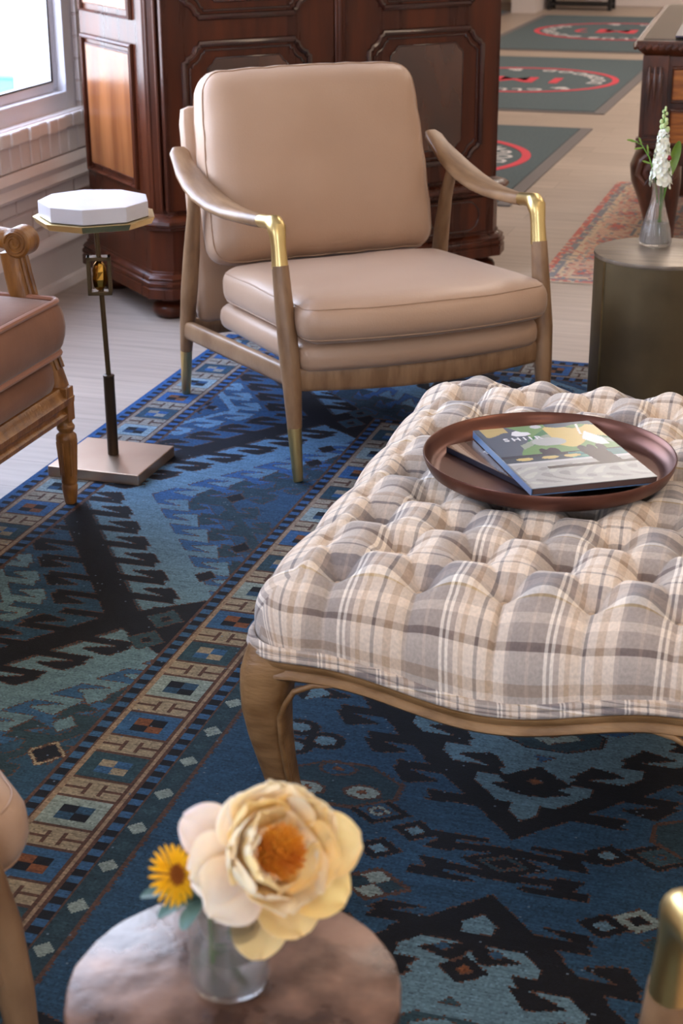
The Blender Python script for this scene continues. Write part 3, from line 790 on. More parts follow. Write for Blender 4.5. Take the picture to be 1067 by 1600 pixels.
for x0, x1, cx0, cx1 in ((.062, .628, .13, .541), (.666, 1.236, .75, 1.165)):
    d = empty('door', (0, 0, 0)); d.parent = arm
    MB().box(((x0+x1)/2, .030, 1.18), (x1-x0, .018, 1.70)).build('door_leaf', M['mahog'], d, smooth=False, bevel=.003)
    for z0, z1 in ((.393, .806), (.880, 1.45), (1.53, 1.95)):
        b = MB(); frame_on_front(b, notched(cx0, cx1, z0, z1, .042), .0215, .010); frame_on_front(b, notched(cx0+.018, cx1-.018, z0+.018, z1-.018, .040), .0205, .004)
        b.build('panel_moulding', M['mahog_d'], d)
        pts = notched(cx0+.075, cx1-.075, z0+.042, z1-.042, .022)
        b = MB(); n = len(pts); vs = [(x, .021, z) for x, z in pts]+[(x, .0165, z) for x, z in pts]
        b.add(vs, [tuple(range(n, 2*n))]+[(j, (j+1) % n, n+(j+1) % n, n+j) for j in range(n)]); b.build('raised_panel', M['burl'], d, smooth=False)
        b = MB(); frame_on_front(b, pts, .019, .0035); b.build('panel_bead', M['mahog_d'], d)
# central reeded post
b = MB()
for x, r in ((.636, .007), (.648, .011), (.660, .006)): b.tube([(x, .022, .335), (x, .022, 2.02)], r, 10)
b.build('centre_post', M['mahog'], arm)
# corner beads
b = MB()
for x, y in ((.045, .088), (.06, .062), (.088, .043)): b.tube([(x, y, .33), (x, y, 2.03)], .006, 8)
for x, y in ((AW-.045, .088), (AW-.06, .062), (AW-.088, .043)): b.tube([(x, y, .33), (x, y, 2.03)], .006, 8)
b.build('corner_reeds', M['mahog'], arm)
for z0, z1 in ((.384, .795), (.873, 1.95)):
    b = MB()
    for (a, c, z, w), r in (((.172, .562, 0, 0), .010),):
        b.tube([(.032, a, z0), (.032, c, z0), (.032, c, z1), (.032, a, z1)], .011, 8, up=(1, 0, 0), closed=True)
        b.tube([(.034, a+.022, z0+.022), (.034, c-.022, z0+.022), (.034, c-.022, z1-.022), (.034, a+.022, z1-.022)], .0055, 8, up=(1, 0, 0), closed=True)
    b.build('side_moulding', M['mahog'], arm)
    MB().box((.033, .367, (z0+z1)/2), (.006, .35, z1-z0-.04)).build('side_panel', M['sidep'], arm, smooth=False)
# drawer in the base
d = empty('drawer', (0, 0, 0)); d.parent = arm
MB().box((.65, .016, .213), (1.08, .016, .112)).build('drawer_front', M['mahog'], d, smooth=False, bevel=.003)
def stad(x0, x1, z0, z1, r):
    P = []
    for cx, cz, a0 in ((x1-r, z1-r, 90), (x1-r, z0+r, 0), (x0+r, z0+r, 270), (x0+r, z1-r, 180)):
        for i in range(7): a = math.radians(a0-15*i); P.append((cx+r*math.cos(a), cz+r*math.sin(a)))
    return P
b = MB(); frame_on_front(b, stad(.14, 1.16, .165, .260, .045), .008, .003); b.build('drawer_bead', M['mahog_d'], d)
for x in (.30, 1.0):
    h = MB(); h.tube([(x-.03, .006, .205), (x-.028, -.006, .192), (x, -.012, .186), (x+.028, -.006, .192), (x+.03, .006, .205)], .003, 8)
    h.xf(Matrix.Translation((0, 0, 0)))
    h.build('handle', M['bronze'], d)

# ------------------------------------------------------------------ carved desk at the right
dk = empty('desk', (-.705, 5.55, ZR), math.radians(3.2)); tag(dk, 'carved dark wood desk with satinwood drawers on cabriole legs at the right edge', 'desk')
DW, DD, DZ = 1.35, 1.42, .742
b = MB().box((DW/2, DD/2, DZ-.006), (DW+.02, DD+.02, .012)); b.build('top', M['desk'], dk, smooth=False, bevel=.003)
MB().box((DW/2, DD/2, DZ+.003), (DW-.02, DD-.02, .006)).build('glass_sheet', M['glass'], dk, smooth=False)
b = MB(); b.rings([[V3((x, y, z)) for x, y in ((-o_, -o_), (DW+o_, -o_), (DW+o_, DD+o_), (-o_, DD+o_))] for o_, z in ((-.025, .690), (-.012, .697), (-.004, .705), (.004, .712), (.012, .722), (.012, .731), (.004, .736))]); b.build('edge_moulding', M['desk'], dk, auto=25)
b = MB(); n = 64
for i in range(n): x = DW*(i+.5)/n; b.add(*(lambda q: (q.v, q.f))(MB().tube([(x-.009, -.014, .716), (x+.009, -.016, .729)], .0065, 6)))
for i in range(n): y = DD*(i+.5)/n; b.add(*(lambda q: (q.v, q.f))(MB().tube([(-.014, y-.009, .716), (-.016, y+.009, .729)], .0065, 6)))
b.build('gadroon_carving', M['desk'], dk)
MB().box((DW/2, DD/2, .545), (DW-.05, DD-.05, .30)).build('case', M['desk'], dk, smooth=False, bevel=.004)
for x in (.055, DW-.055):
    pb_ = MB(); pb_.box((x, .018, .545), (.085, .03, .30)); pb_.box((x, .0, .54), (.055, .02, .2))
    for z in (.40, .412, .425): pb_.box((x, .012, z), (.1, .045, .008))
    for dx in (-.018, 0, .018): pb_.tube([(x+dx, -.006, .66), (x+dx, -.010, .60), (x+dx, -.006, .545), (x+dx, -.004, .45)], [.004, .009, .006, .004], 8)
    pb_.build('pilaster', M['desk'], dk, smooth=True, bevel=.002)
for k, (xa, xb) in enumerate(((.112, .46), (.50, .85), (.89, 1.238))):
    for z0, z1 in ((.548, .655), (.408, .52)):
        dr = empty('drawer', (0, 0, 0)); dr.parent = dk
        MB().box(((xa+xb)/2, .018, (z0+z1)/2), (xb-xa, .014, z1-z0)).build('drawer_front', M['deskd'], dr, smooth=False, bevel=.003)
        q = MB(); q.tube([(xa, .010, z0), (xb, .010, z0), (xb, .010, z1), (xa, .010, z1)], .006, 8, up=(0, 1, 0), closed=True); q.build('cock_bead', M['desk'], dr)
        MB().lathe([(0, -.02), (.012, -.018), (.016, -.01), (.008, 0), (.01, .006)], (0, 0, 0), 14).xf(Matrix.Translation(((xa+xb)/2, .0, (z0+z1)/2)) @ Matrix.Rotation(-PI/2, 4, 'X')).build('knob', M['brassd'], dr)
for x, sx in ((.06, 1), (DW-.06, -1)):
    for y, sy in ((.07, 1), (DD-.07, -1)):
        lg = MB(); cc = [(0.005, .40, .060), (-.002, .375, .076), (-.008, .33, .086), (-.004, .28, .084), (.006, .22, .070), (.014, .15, .056), (.016, .09, .050), (.010, .05, .056), (.0, .025, .068), (-.002, .0, .066)]
        lg.rings([[V3((x+sx*(c_+.02)+w*math.copysign(abs(math.cos(a))**.75, math.cos(a)), y+sy*(c_+.01)+w*math.copysign(abs(math.sin(a))**.75, math.sin(a)), z)) for a in [2*PI*j/20 for j in range(20)]] for c_, z, w in cc])
        st = len(lg.v)
        # acanthus scroll on the knee
        for sgn in (-1, 1):
            lg.tube([(x+sx*.02+sgn*.02, y-sy*.085, .385), (x+sx*.02+sgn*.05, y-sy*.088, .36), (x+sx*.02+sgn*.06, y-sy*.08, .31), (x+sx*.02+sgn*.035, y-sy*.082, .28), (x+sx*.02+sgn*.015, y-sy*.084, .30), (x+sx*.02+sgn*.03, y-sy*.088, .325)], [.008, .011, .010, .008, .007, .005], 8)
        lg.tube([(x+sx*.02, y-sy*.08, .38), (x+sx*.015, y-sy*.092, .33), (x+sx*.02, y-sy*.082, .25), (x+sx*.03, y-sy*.055, .18)], [.012, .016, .010, .004], 8)
        lg.build('leg', M['desk'], dk, sub=0)
for y0_ in (0.035,):
    ap = MB(); pts = []
    n = 24
    for i in range(n+1):
        a = i/n; x = .14+a*(DW-.28); z = .395-.075*(1-math.sin(PI*a)**.35)-.0
        pts.append((x, z))
    ap.rings([[V3((x, y0_, z)), V3((x, y0_, .41)), V3((x, y0_+.03, .41)), V3((x, y0_+.03, z))] for x, z in pts]); ap.build('apron', M['desk'], dk, auto=30)
o = roundbox(.40, .30, .005, .005, n=6, nz=2).build('desk_pad', M['blackglass'], None, loc=(-.215, 5.90, DZ+ZR+.0115))
o.rotation_euler = (0, 0, math.radians(3.2)); tag(o, 'dark plum leather pad lying on the glass covered desk top', 'desk pad')

# ------------------------------------------------------------------ taupe lounge chair
TH = .6836
def chair_build():
    ch = empty('lounge_chair')
    for sx in (-1, 1):
        X_ = lambda y: sx*(.31 + (y+.36)*.05)
        # front leg: wood, ferrule, elbow
        lg = MB(); lg.tube([(sx*.311, -.345, .122), (sx*.312, -.338, .20), (sx*.314, -.326, .283), (sx*.316, -.305, .38), (sx*.317, -.286, .474)], [.0165, .0205, .023, .021, .0185], 16)
        l = lg.build('front_leg', M['wood'], ch)
        MB().tube([(sx*.310, -.362, 0), (sx*.3105, -.361, .004), (sx*.311, -.341, .130)], [.0105, .0115, .0165], 20).build('ferrule', M['brass'], l)
        eb = MB(); eb.tube([(sx*.317, -.2845, .468), (sx*.317, -.281, .49), (sx*.317, -.277, .515), (sx*.317, -.273, .537), (sx*.317, -.267, .552), (sx*.3175, -.255, .560), (sx*.319, -.235, .5595), (sx*.321, -.205, .556), (sx*.322, -.182, .553)],
                           [.0188, .0178, .0170, .0182, .0212, .0205, .0165, .0150, .0152], 18, up=(1, 0, 0))
        q = eb.build('arm_elbow', M['brass'], l)
        # arm
        A_ = [(.3215, -.186, .552, .0146, .0142), (.325, -.15, .549, .0175, .0145), (.331, -.09, .545, .022, .0145), (.338, -.02, .541, .0265, .0142), (.345, .06, .542, .030, .0135), (.351, .14, .550, .031, .013),
              (.355, .21, .564, .029, .0125), (.357, .275, .583, .025, .012), (.357, .325, .603, .020, .011), (.356, .355, .620, .015, .0095), (.355, .370, .630, .008, .006)]
        am = MB(); am.tube([(sx*(a[0]-.0012*k_), a[1], a[2]) for k_, a in enumerate(A_)], 0, 20, flat=[(a[3]*(1+.32*min(1, k_/3))+(.006 if k_ > 8 else 0), a[4]) for k_, a in enumerate(A_)], sq=2.5)
        am.build('armrest', M['wood'], ch)
        bl = MB(); bl.tube([(sx*.352, .347, .112), (sx*.350, .335, .18), (sx*.347, .315, .28), (sx*.343, .292, .39), (sx*.342, .268, .48), (sx*.346, .245, .548)], [.0150, .0190, .0215, .0205, .017, .014], 16)
        l2 = bl.build('back_leg', M['wood'], ch)
        MB().tube([(sx*.352, .362, 0), (sx*.352, .361, .004), (sx*.352, .345, .120)], [.0105, .0115, .0155], 20).build('ferrule', M['brass'], l2)
        sr = MB(); n = 10
        sr.tube([(sx*(.312+.038*i/n), -.325+.66*i/n, .234-.056*i/n+.0*math.sin(PI*i/n)) for i in range(n+1)], 0, 16, flat=[(.013, .0235)]*(n+1), sq=3.4)
        sr.build('side_rail', M['wood'], ch)
    fr = MB(); n = 16
    fr.tube([(-.30+.60*i/n, -.325-.045*math.sin(PI*i/n), .226-.004*math.sin(PI*i/n)) for i in range(n+1)], 0, 16, flat=[(.012, .027)]*(n+1), sq=3.4)
    fr.build('front_rail', M['wood'], ch)
    fr = MB(); fr.tube([(-.345, .338, .182), (.345, .338, .182)], 0, 16, up=(0, 0, 1), flat=[(.012, .023)]*2, sq=3.4); fr.build('rear_rail', M['wood'], ch)
    # upholstered shell of the back
    def shell(x, y, z): return (x*(1-.03*(z/.27)), y+.02*(x/.28)**2*-1+.01, z)
    b = roundbox(.298, .026, .272, .024, shell, 12, 10)
    b.xf(Matrix.Translation((-.018, .418, .450)) @ Matrix.Rotation(math.radians(-16.5), 4, 'X'))
    b.build('back_shell', M['leather'], ch, auto=180)
    # deck pad under the seat cushion
    def front_bow(x, y): 
        return -(.045*(1-(x/.29)**2)*max(0, (-y+.02)/.31)**1.5) if y < .02 else 0
    def pad(x, y, z): return (x, y+front_bow(x, y), z+.004*(1-(x/.3)**2)*(z > 0))
    b = roundbox(.298, .30, .034, .030, pad, 14, 4); b.xf(Matrix.Translation((0, -.055, .254)) @ Matrix.Rotation(math.radians(-4.5), 4, 'X'))
    b.build('seat_deck', M['leather'], ch, auto=180)
    # seat cushion
    rnd = random.Random(5)
    def seat(x, y, z):
        k = (1-min(1, abs(x)/.296)**4)*(1-(y/.30)**4)
        zz = z+(.020*k if z > 0 else -.004*k)
        if z > 0: zz += .0035*noise.noise(V3((x*7, y*7, 1.2)))
        return (x*(1+.012*math.cos(z/.045*PI/2)), y+front_bow(x, y)*1.1-(.010*math.cos(z/.045*PI/2) if y < -.2 else 0), zz)
    SM = Matrix.Translation((0, -.085, .337)) @ Matrix.Rotation(math.radians(-4.5), 4, 'X')
    b = roundbox(.296, .30, .046, .034, seat, 20, 8).xf(SM)
    sc = b.build('seat_cushion', M['leather'], ch, auto=180)
    b = MB()
    for zz in (.033, -.033):
        pth = [seat(x*1.0, y*1.0, zz) for x, y, _ in rrect(.2895, .2935, .030)]
        b.tube(pth, .0016, 6, closed=True)
    b.xf(SM); b.build('stitched_seam', M['leathp'], sc)
    # back cushion
    def back(x, y, z):
        k = (1-(x/.29)**4)*(1-(z/.235)**4)
        yy = y+(-.030*k if y < 0 else .006*k)
        w = 1-.03*(z/.235)+.018*math.cos(PI*z/.47*1.0)-.0
        wr = .004*noise.noise(V3((x*9, z*9, 3)))*(1 if y < 0 else 0)
        edge = max(abs(x)/.29, abs(z)/.235)
        pk = .0035*math.sin(x*70)*max(0, edge-.8)/.2 if abs(z) > .15 else .0035*math.sin(z*65)*max(0, edge-.8)/.2
        return (x*w, yy+wr+pk, z+.008*(1-(x/.29)**2)*(1 if z > 0 else 0)+pk*.5)
    BM_ = Matrix.Translation((-.018, .294, .583)) @ Matrix.Rotation(math.radians(-15), 4, 'X')
    b = MB(); bb = roundbox(.292, .235, .062, .056, lambda x, y, z: back(x, -z, y), 20, 8)
    bb.xf(BM_); bc = bb.build('back_cushion', M['leather'], ch, auto=180)
    b = MB()
    for yy in (-.034, .036):
        b.tube([back(x, yy, z) for x, z, _ in rrect(.2855, .2285, .052)], .0018, 6, closed=True)
    b.xf(BM_); b.build('piping', M['leathp'], bc)
    return ch
def chair_place(o, P, F):
    # local -y faces F
    th = math.atan2(F[0], -F[1]); o.location = (P[0], P[1], ZR+.0012); o.rotation_euler = (0, 0, th)
chA = chair_build()
Rv = (math.cos(TH), math.sin(TH)); Fv = (math.sin(TH), -math.cos(TH))
chair_place(chA, (-1.098, 3.711), Fv)
tag(chA, 'whole taupe leather lounge chair with brass capped arms standing in front of the wardrobe', 'armchair', 'taupe lounge chairs')
chB = copy_tree(chA); chair_place(chB, (-1.175, 1.068), (math.sin(2.69), -math.cos(2.69))); tag(chB, 'taupe lounge chair at the lower left edge, only its seat corner and leg showing', 'armchair', 'taupe lounge chairs')
chC = copy_tree(chA); chair_place(chC, (.340, .950), (math.sin(3.57), -math.cos(3.57))); tag(chC, 'taupe lounge chair at the lower right corner, only its brass arm elbow and leg showing', 'armchair', 'taupe lounge chairs')

# ------------------------------------------------------------------ french armchair at the left edge
fc = empty('french_armchair', (-1.78, 2.70, ZR), PI/2)
tag(fc, 'carved oak french armchair with rose velvet cushion cropped at the left edge', 'armchair')
def fleg(x, y):
    b = MB(); b.lathe([(.0, 0), (.0115, 0), (.013, .004), (.0165, .030), (.0175, .040), (.0155, .046), (.0175, .050), (.0165, .056), (.0175, .062), (.0225, .148), (.0215, .156), (.014, .163), (.019, .170), (.0195, .176), (.015, .182), (.015, .19), (0, .19)], (x, y, 0), 24, cap=False)
    for k in range(8):
        a = 2*PI*k/8; b.tube([(x+.0165*math.cos(a), y+.0165*math.sin(a), .066), (x+.0215*math.cos(a), y+.0215*math.sin(a), .144)], .003, 6)
    b.box((x, y, .226), (.032, .032, .074));
    return b
for x in (-.272, .272):
    fleg(x, -.238).build('front_leg', M['oakf'], fc, bevel=.003)
    b = MB(); b.tube([(x*.95, .27, 0), (x*.95, .24, .12), (x*.95, .235, .22), (x*.95, .26, .40), (x*.93, .30, .62)], [.014, .018, .02, .018, .016], 12); b.build('back_leg', M['oakf'], fc)
b = MB()
prof = [(0, .196), (.010, .194), (.017, .199), (.018, .208), (.011, .213), (.012, .221), (.019, .227), (.020, .240), (.013, .246), (.010, .254), (.002, .262), (-.02, .262), (-.02, .196)]
pth = [(-.27, -.235), (.27, -.235), (.265, .24), (-.265, .24)]
rg = []
for i, (x, y) in enumerate(pth):
    sx, sy = (1 if x > 0 else -1), (1 if y > 0 else -1)
    rg.append([V3((x+sx*o_, y+sy*o_, z)) for o_, z in prof])
rg.append(rg[0]); b.rings(rg, cap=False); b.build('seat_rail', M['oakf'], fc, auto=30)
b = roundbox(.262, .235, .042, .036, lambda x, y, z: (x, y, z), 10, 5).xf(Matrix.Translation((0, -.005, .292))); b.build('seat_pad', M['velvet'], fc, auto=180)
def fcush(x, y, z):
    k = (1-(x/.27)**2)*(1-(y/.245)**2); return (x*(1+.03*math.cos(z/.055*PI/2)), y*(1+.05*math.cos(z/.055*PI/2)), z+(.03*k if z > 0 else -.008*k))
b = roundbox(.268, .235, .055, .014, fcush, 14, 6).xf(Matrix.Translation((0, -.012, .398))); fcu = b.build('seat_cushion', M['velvet'], fc, auto=180)
b = MB()
for zz in (.0545, -.0545): b.tube([fcush(x, y, zz) for x, y, _ in rrect(.268, .235, .022)], .0065, 8, closed=True)
b.xf(Matrix.Translation((0, -.012, .398))); b.build('piping', M['velvp'], fcu)
for sx in (-1, 1):
    x = sx*.283
    b = MB(); b.tube([(x, -.150, .566), (x, -.10, .574), (x, .0, .582), (x, .10, .588), (x, .2, .60), (x*.97, .30, .625)], 0, 14, flat=[(.020, .022), (.021, .020), (.021, .018), (.02, .018), (.02, .02), (.018, .02)], sq=3)
    # scroll
    st = len(b.v); b.lathe([(0, -.027), (.026, -.027), (.031, -.022), (.031, .022), (.026, .027), (0, .027)], (0, 0, 0), 28, cap=False)
    b.xf(Matrix.Translation((x, -.160, .566)) @ Matrix.Rotation(PI/2, 4, 'Y'), st)
    for s2 in (-1, 1):
        sp_ = []
        for i in range(34):
            a = i/33*PI*4.2; r_ = .025*(1-i/40); sp_.append((x+s2*.0275, -.160+r_*math.cos(a), .566+r_*math.sin(a)))
        b.tube(sp_, .0028, 6, up=(1, 0, 0))
    am = b.build('arm', M['oakf'], fc, auto=40)
    b = MB(); b.tube([(x, -.138, .545), (x, -.145, .50), (x, -.155, .45), (x, -.175, .38), (x, -.20, .30), (x, -.215, .25)], 0, 14, flat=[(.022, .024), (.023, .024), (.024, .025), (.025, .026), (.026, .027), (.026, .028)], up=(0, 1, 0), sq=3.2)
    for dx in (-.010, .010): b.tube([(x+dx, -.163, .54), (x+dx, -.170, .50), (x+dx, -.181, .45), (x+dx, -.203, .38), (x+dx, -.230, .30)], .0045, 6)
    b.build('arm_support', M['oakf'], am)
b = roundbox(.22, .022, .2, .02, None, 8, 4) if False else roundbox(.215, .20, .03, .028, None, 10, 4)
b.xf(Matrix.Translation((0, .30, .70)) @ Matrix.Rotation(PI/2-math.radians(12), 4, 'X')); b.build('back_pad', M['velvet'], fc, auto=180)
b = MB(); b.tube([(x, .315+(z)*.21, z+.70) for x, z, _ in rrect(.235, .225, .08)], .018, 10, closed=True, up=(0, 1, 0)); b.build('back_frame', M['oakf'], fc)

# ------------------------------------------------------------------ marble drinks table
dt = empty('drinks_table', (-1.553, 3.210, ZR)); tag(dt, 'slim brass drinks table with thick faceted white marble top beside the wardrobe', 'side table')
MB().box((.0, .0, .0125), (.222, .208, .025)).build('base', M['basem'], dt, smooth=False, bevel=.002)
b = MB(); b.tube([(-.002, .012, .025), (-.002, .012, .213)], .0125, 20); b.lathe([(.0125, 0), (.0135, .002), (.0125, .005), (.006, .006)], (-.002, .012, .21), 20); b.build('sleeve', M['bronze'], dt, bevel=.001)
MB().tube([(-.002, .012, .21), (-.012, .012, .57)], .0058, 12).build('rod', M['rodm'], dt)
cf = V3((-.010, .012, .443)); ca = yaw+.08
b = MB(); 
fr_ = [(-.026, -.0415), (.026, -.0415), (.026, .0415), (-.026, .0415)]
for (x0, z0, x1, z1) in ((-.0225, -.0425, -.0225, .0425), (.0225, -.0425, .0225, .0425)): b.box((x0, 0, 0), (.008, .028, .085))
for z in (-.0385, .0385): b.box((0, 0, z), (.053, .028, .008))
b.xf(Matrix.Translation(cf) @ Matrix.Rotation(ca, 4, 'Z')); b.build('frame', M['rodm'], dt, smooth=False, bevel=.001)
b = MB(); rg = []
random.seed(12)
for z, r in ((-.033, .006), (-.024, .0125), (-.008, .015), (.010, .0145), (.024, .012), (.032, .006)):
    rg.append([V3((r*1.05*math.cos(a)*random.uniform(.88, 1.1), r*math.sin(a)*random.uniform(.88, 1.1), z)) for a in [2*PI*j/7+z*8 for j in range(7)]])
b.rings(rg); b.xf(Matrix.Translation(cf) @ Matrix.Rotation(ca, 4, 'Z')); b.build('nugget', M['gold'], dt, smooth=False)
ang = [185, 228, 266, 312, 350, 28, 68, 110, 148]
def facet(r, z0, z1, r2=None):
    b = MB(); P0 = [(-.012+r*math.cos(math.radians(a)+yaw), .012+r*math.sin(math.radians(a)+yaw)) for a in ang]
    P1 = [(-.012+(r2 or r)*math.cos(math.radians(a)+yaw), .012+(r2 or r)*math.sin(math.radians(a)+yaw)) for a in ang]
    b.rings([[V3((x, y, z0)) for x, y in P0], [V3((x, y, z1)) for x, y in P1]]); return b
facet(.127, .562, .577, .135).build('tray', M['brass'], dt, smooth=False, bevel=.001)
facet(.121, .578, .611).build('marble_top', M['marble'], dt, smooth=False, bevel=.0015)

# ------------------------------------------------------------------ drum tables
def drum(loc, r, h, topm, label, bumpy=.0, bodym=None):
    t = empty('drum_table', loc); tag(t, label, 'side table', 'drum side tables')
    b = MB(); n = 64; rg = []
    for z in np.linspace(0, h-.008, 8):
        rg.append([V3((r*math.cos(2*PI*j/n)*(1+bumpy*noise.noise(V3((j*.6, z*9, 2)))), r*math.sin(2*PI*j/n)*(1+bumpy*noise.noise(V3((j*.6, z*9, 2)))), z)) for j in range(n)])
    b.rings(rg); b.build('body', bodym or M['drum'], t, auto=50)
    b = MB(); b.lathe([(0, h-.010), (r*1.005, h-.010), (r*1.012, h-.006), (r*1.005, h-.001), (r*.99, h), (0, h)], n=72, cap=False)
    b.mapf(lambda x, y, z: (x*(1+bumpy*noise.noise(V3((math.atan2(y, x)*6, 0, 0)))), y*(1+bumpy*noise.noise(V3((math.atan2(y, x)*6, 0, 0)))), z))
    b.build('top', topm, t, auto=50)
    b = MB(); b.tube([(r*1.003, 0, .01), (r*1.003, 0, h-.01)], .003, 6); b.xf(Matrix.Rotation(math.radians(222), 4, 'Z')); b.build('seam', M['brassd'], t)
    return t
drum((-.404, 3.79, ZR), .152, .447, M['drumtop'], 'dark patinated metal drum table behind the ottoman holding the bud vase')
drum((-.385, .952, ZR), .127, .494, M['drumtop2'], 'small round drum table with coppery brown hammered top in the foreground', .012, M['drumrim'])

# ------------------------------------------------------------------ tufted plaid ottoman
OX, OY = -.372, 2.33
ot = empty('tufted_ottoman', (OX, OY, ZR)); tag(ot, 'large cream and grey plaid tufted ottoman with carved oak cabriole legs on the blue rug', 'ottoman')
a_, b_h, RR, ZT = .262, .432, .072, .396
EE = RR*PI/2+.004
DX, DYY = .113, .0960
def sstep(x): x = max(0, min(1, x)); return x*x*(3-2*x)
def obump(x, h): return math.cos(min(PI/2, abs(x)/h*PI/2))**2
def otto(Xe, Ye):
    ex, ey = max(0, abs(Xe)-a_), max(0, abs(Ye)-b_h)
    sx, sy = (1 if Xe >= 0 else -1), (1 if Ye >= 0 else -1)
    bx, by = sx*min(abs(Xe), a_), sy*min(abs(Ye), b_h)
    e = max(ex, ey)
    if e <= 0: nx_, ny_ = 0, 0
    elif ex > 0 and ey > 0:
        phi = (PI/4)*(ey/ex) if ex >= ey else PI/2-(PI/4)*(ex/ey)
        nx_, ny_ = sx*math.cos(phi), sy*math.sin(phi)
    elif ex > 0: nx_, ny_ = sx, 0
    else: nx_, ny_ = 0, sy
    th = min(e/RR, PI/2); extra = max(0, e-RR*PI/2)
    cr = .030   # corner rounding pulls the corner in
    base = V3((bx, by, ZT)); nrm = V3((nx_*math.sin(th), ny_*math.sin(th), math.cos(th)))
    out = RR*math.sin(th); z = -RR*(1-math.cos(th))-extra
    p = V3((bx+nx_*out, by+ny_*out, ZT+z))
    # tufting
    yy = Ye+b_h
    P = bx/DX+yy/(2*DYY) if e <= 0 else None
    Pq = Xe/DX+yy/(2*DYY); Qq = Xe/DX-yy/(2*DYY)
    s1, s2 = abs(math.sin(PI*Pq)), abs(math.sin(PI*Qq))
    rp, rq = Pq-round(Pq), Qq-round(Qq)
    dx_, dy_ = (rp+rq)/2*DX, (rp-rq)*DYY
    r2 = (dx_*dx_+dy_*dy_)
    dn = min(abs(rp), abs(rq)); ws = 0
    fp, fq = math.floor(Pq), math.floor(Qq)
    for a1 in (0, 1):
        for a2 in (0, 1):
            u1, u2 = Pq-fp-a1, Qq-fq-a2
            ws += math.exp(-(((u1+u2)/2*DX)**2+((u1-u2)*DYY)**2)/(.033**2))
    inner = .034*(1-min(1.15, ws))-.002+.006*(s1*s2)**.35-.0030*math.exp(-(dn/.04)**2)
    # edge pleats
    if ey > 0 and ey >= ex: k = abs(math.sin(PI*bx/DX)) if sy < 0 else abs(math.sin(PI*(bx/DX+.5)))
    elif ex > 0: k = abs(math.sin(PI*yy/(2*DYY)))
    else: k = 0
    edge = .019*k**.36+.003
    if ex > 0 and ey > 0: edge = .018
    w = sstep(e/.022)
    fade = 1-.72*sstep((e-.05)/(EE-.05))
    well = 0
    if 0 < e < .03: well = -.016*math.exp(-(dx_*dx_+min(dy_, e)**2)/(.018**2))*(1-sstep(e/.03))*0
    d = inner*(1-w)+edge*w*fade
    p = p+nrm*d
    # wavy lower edge
    f = (e/EE)**2
    hb = 0
    if ey > 0 and ey >= ex: hb = obump(bx, .235)
    elif ex > 0: hb = obump(by, .40)
    p.z -= .036*hb*f
    p += V3((noise.noise(V3((Xe*14, Ye*14, 5)))*.0018, noise.noise(V3((Xe*14, Ye*14, 9)))*.0018, noise.noise(V3((Xe*18, Ye*18, 1)))*.0016))
    return p
def axis_samples(h):
    st = .0042; tot = h+EE; n = int(2*tot/st); return [-tot+2*tot*i/n for i in range(n+1)]
xs, ys = axis_samples(a_), axis_samples(b_h)
me = bpy.data.meshes.new('cushion'); vs = [otto(x, y) for y in ys for x in xs]; nX = len(xs)
fs = [(j*nX+i, j*nX+i+1, (j+1)*nX+i+1, (j+1)*nX+i) for j in range(len(ys)-1) for i in range(nX-1)]
me.from_pydata([tuple(v) for v in vs], [], fs); me.update()
uvl = me.uv_layers.new(name='UVMap'); li = np.zeros(len(me.loops), np.int32); me.loops.foreach_get('vertex_index', li)
# cloth pulled towards the buttons: small shift of the weave
uvv = np.array([(x+.006*math.sin(2*PI*x/DX)*0+.004*noise.noise(V3((x*9, y*9, 0))), y+.004*noise.noise(V3((x*9, y*9, 7)))) for y in ys for x in xs], np.float32)
uvl.data.foreach_set('uv', uvv[li].ravel())
me.polygons.foreach_set('use_smooth', [True]*len(me.polygons)); me.materials.append(M['plaid'])
cu = bpy.data.objects.new('cushion', me); COL.objects.link(cu); cu.parent = ot
rows = int(2*b_h/DYY)+1
for j in range(rows+1):
    y = -b_h+j*DYY
    if y > b_h+.01: break
    for i in range(-3, 4):
        x = (i+(.5 if j % 2 else 0))*DX
        if abs(x) > a_-.01: continue
        if j == 0: p = otto(x, -b_h+.001)
        else: p = otto(x, y)
        bt = MB().lathe([(0, .004), (.004, .0035), (.0065, .001), (.007, -.002), (0, -.003)], (p.x, p.y, p.z+.001), 12, cap=False)
        o = bt.build('button', M['plaid'], cu)
# welts and frame around the perimeter
hx, hy, rc = a_+RR, b_h+RR, .055
def ring_pts():
    pts = []
    for (x, y, _) in rrect(hx, hy, rc, 8): pts.append((x, y))
    out = []
    for i, p in enumerate(pts):
        q = pts[(i+1) % len(pts)]
        out.append(p); 
        if math.dist(p, q) > .015: out.append(((p[0]+q[0])/2, (p[1]+q[1])/2))
    return out
ring = ring_pts()
def zb(x, y):
    if abs(abs(y)-hy) < .03 and abs(x) < hx-.02: return obump(x, .235)
    if abs(abs(x)-hx) < .03 and abs(y) < hy-.02: return obump(y, .40)
    return 0
def nrm_at(x, y):
    cx2, cy2 = max(-(hx-rc), min(hx-rc, x)), max(-(hy-rc), min(hy-rc, y)); v = V3((x-cx2, y-cy2, 0)); return v.normalized() if v.length > 1e-6 else V3((0, 0, 0))
ZB = ZT-RR-.004
def welt(dz, out, r):
    b = MB(); b.tube([V3((x, y, ZB-.036*zb(x, y)+dz))+nrm_at(x, y)*out for x, y in ring], r, 10, closed=True)
    # uv in world scale
    return b
for dz, out in ((.003, .006), (-.006, .008)):
    b = welt(dz, out, .0055); o = b.build('welt', M['plaid'], cu)
    uvl = o.data.uv_layers.new(name='UVMap')
    for l in o.data.loops:
        c = o.data.vertices[l.vertex_index].co; uvl.data[l.index].uv = (c.x*1.7+c.y*.7, c.z*3+.06+c.y)
prof = []
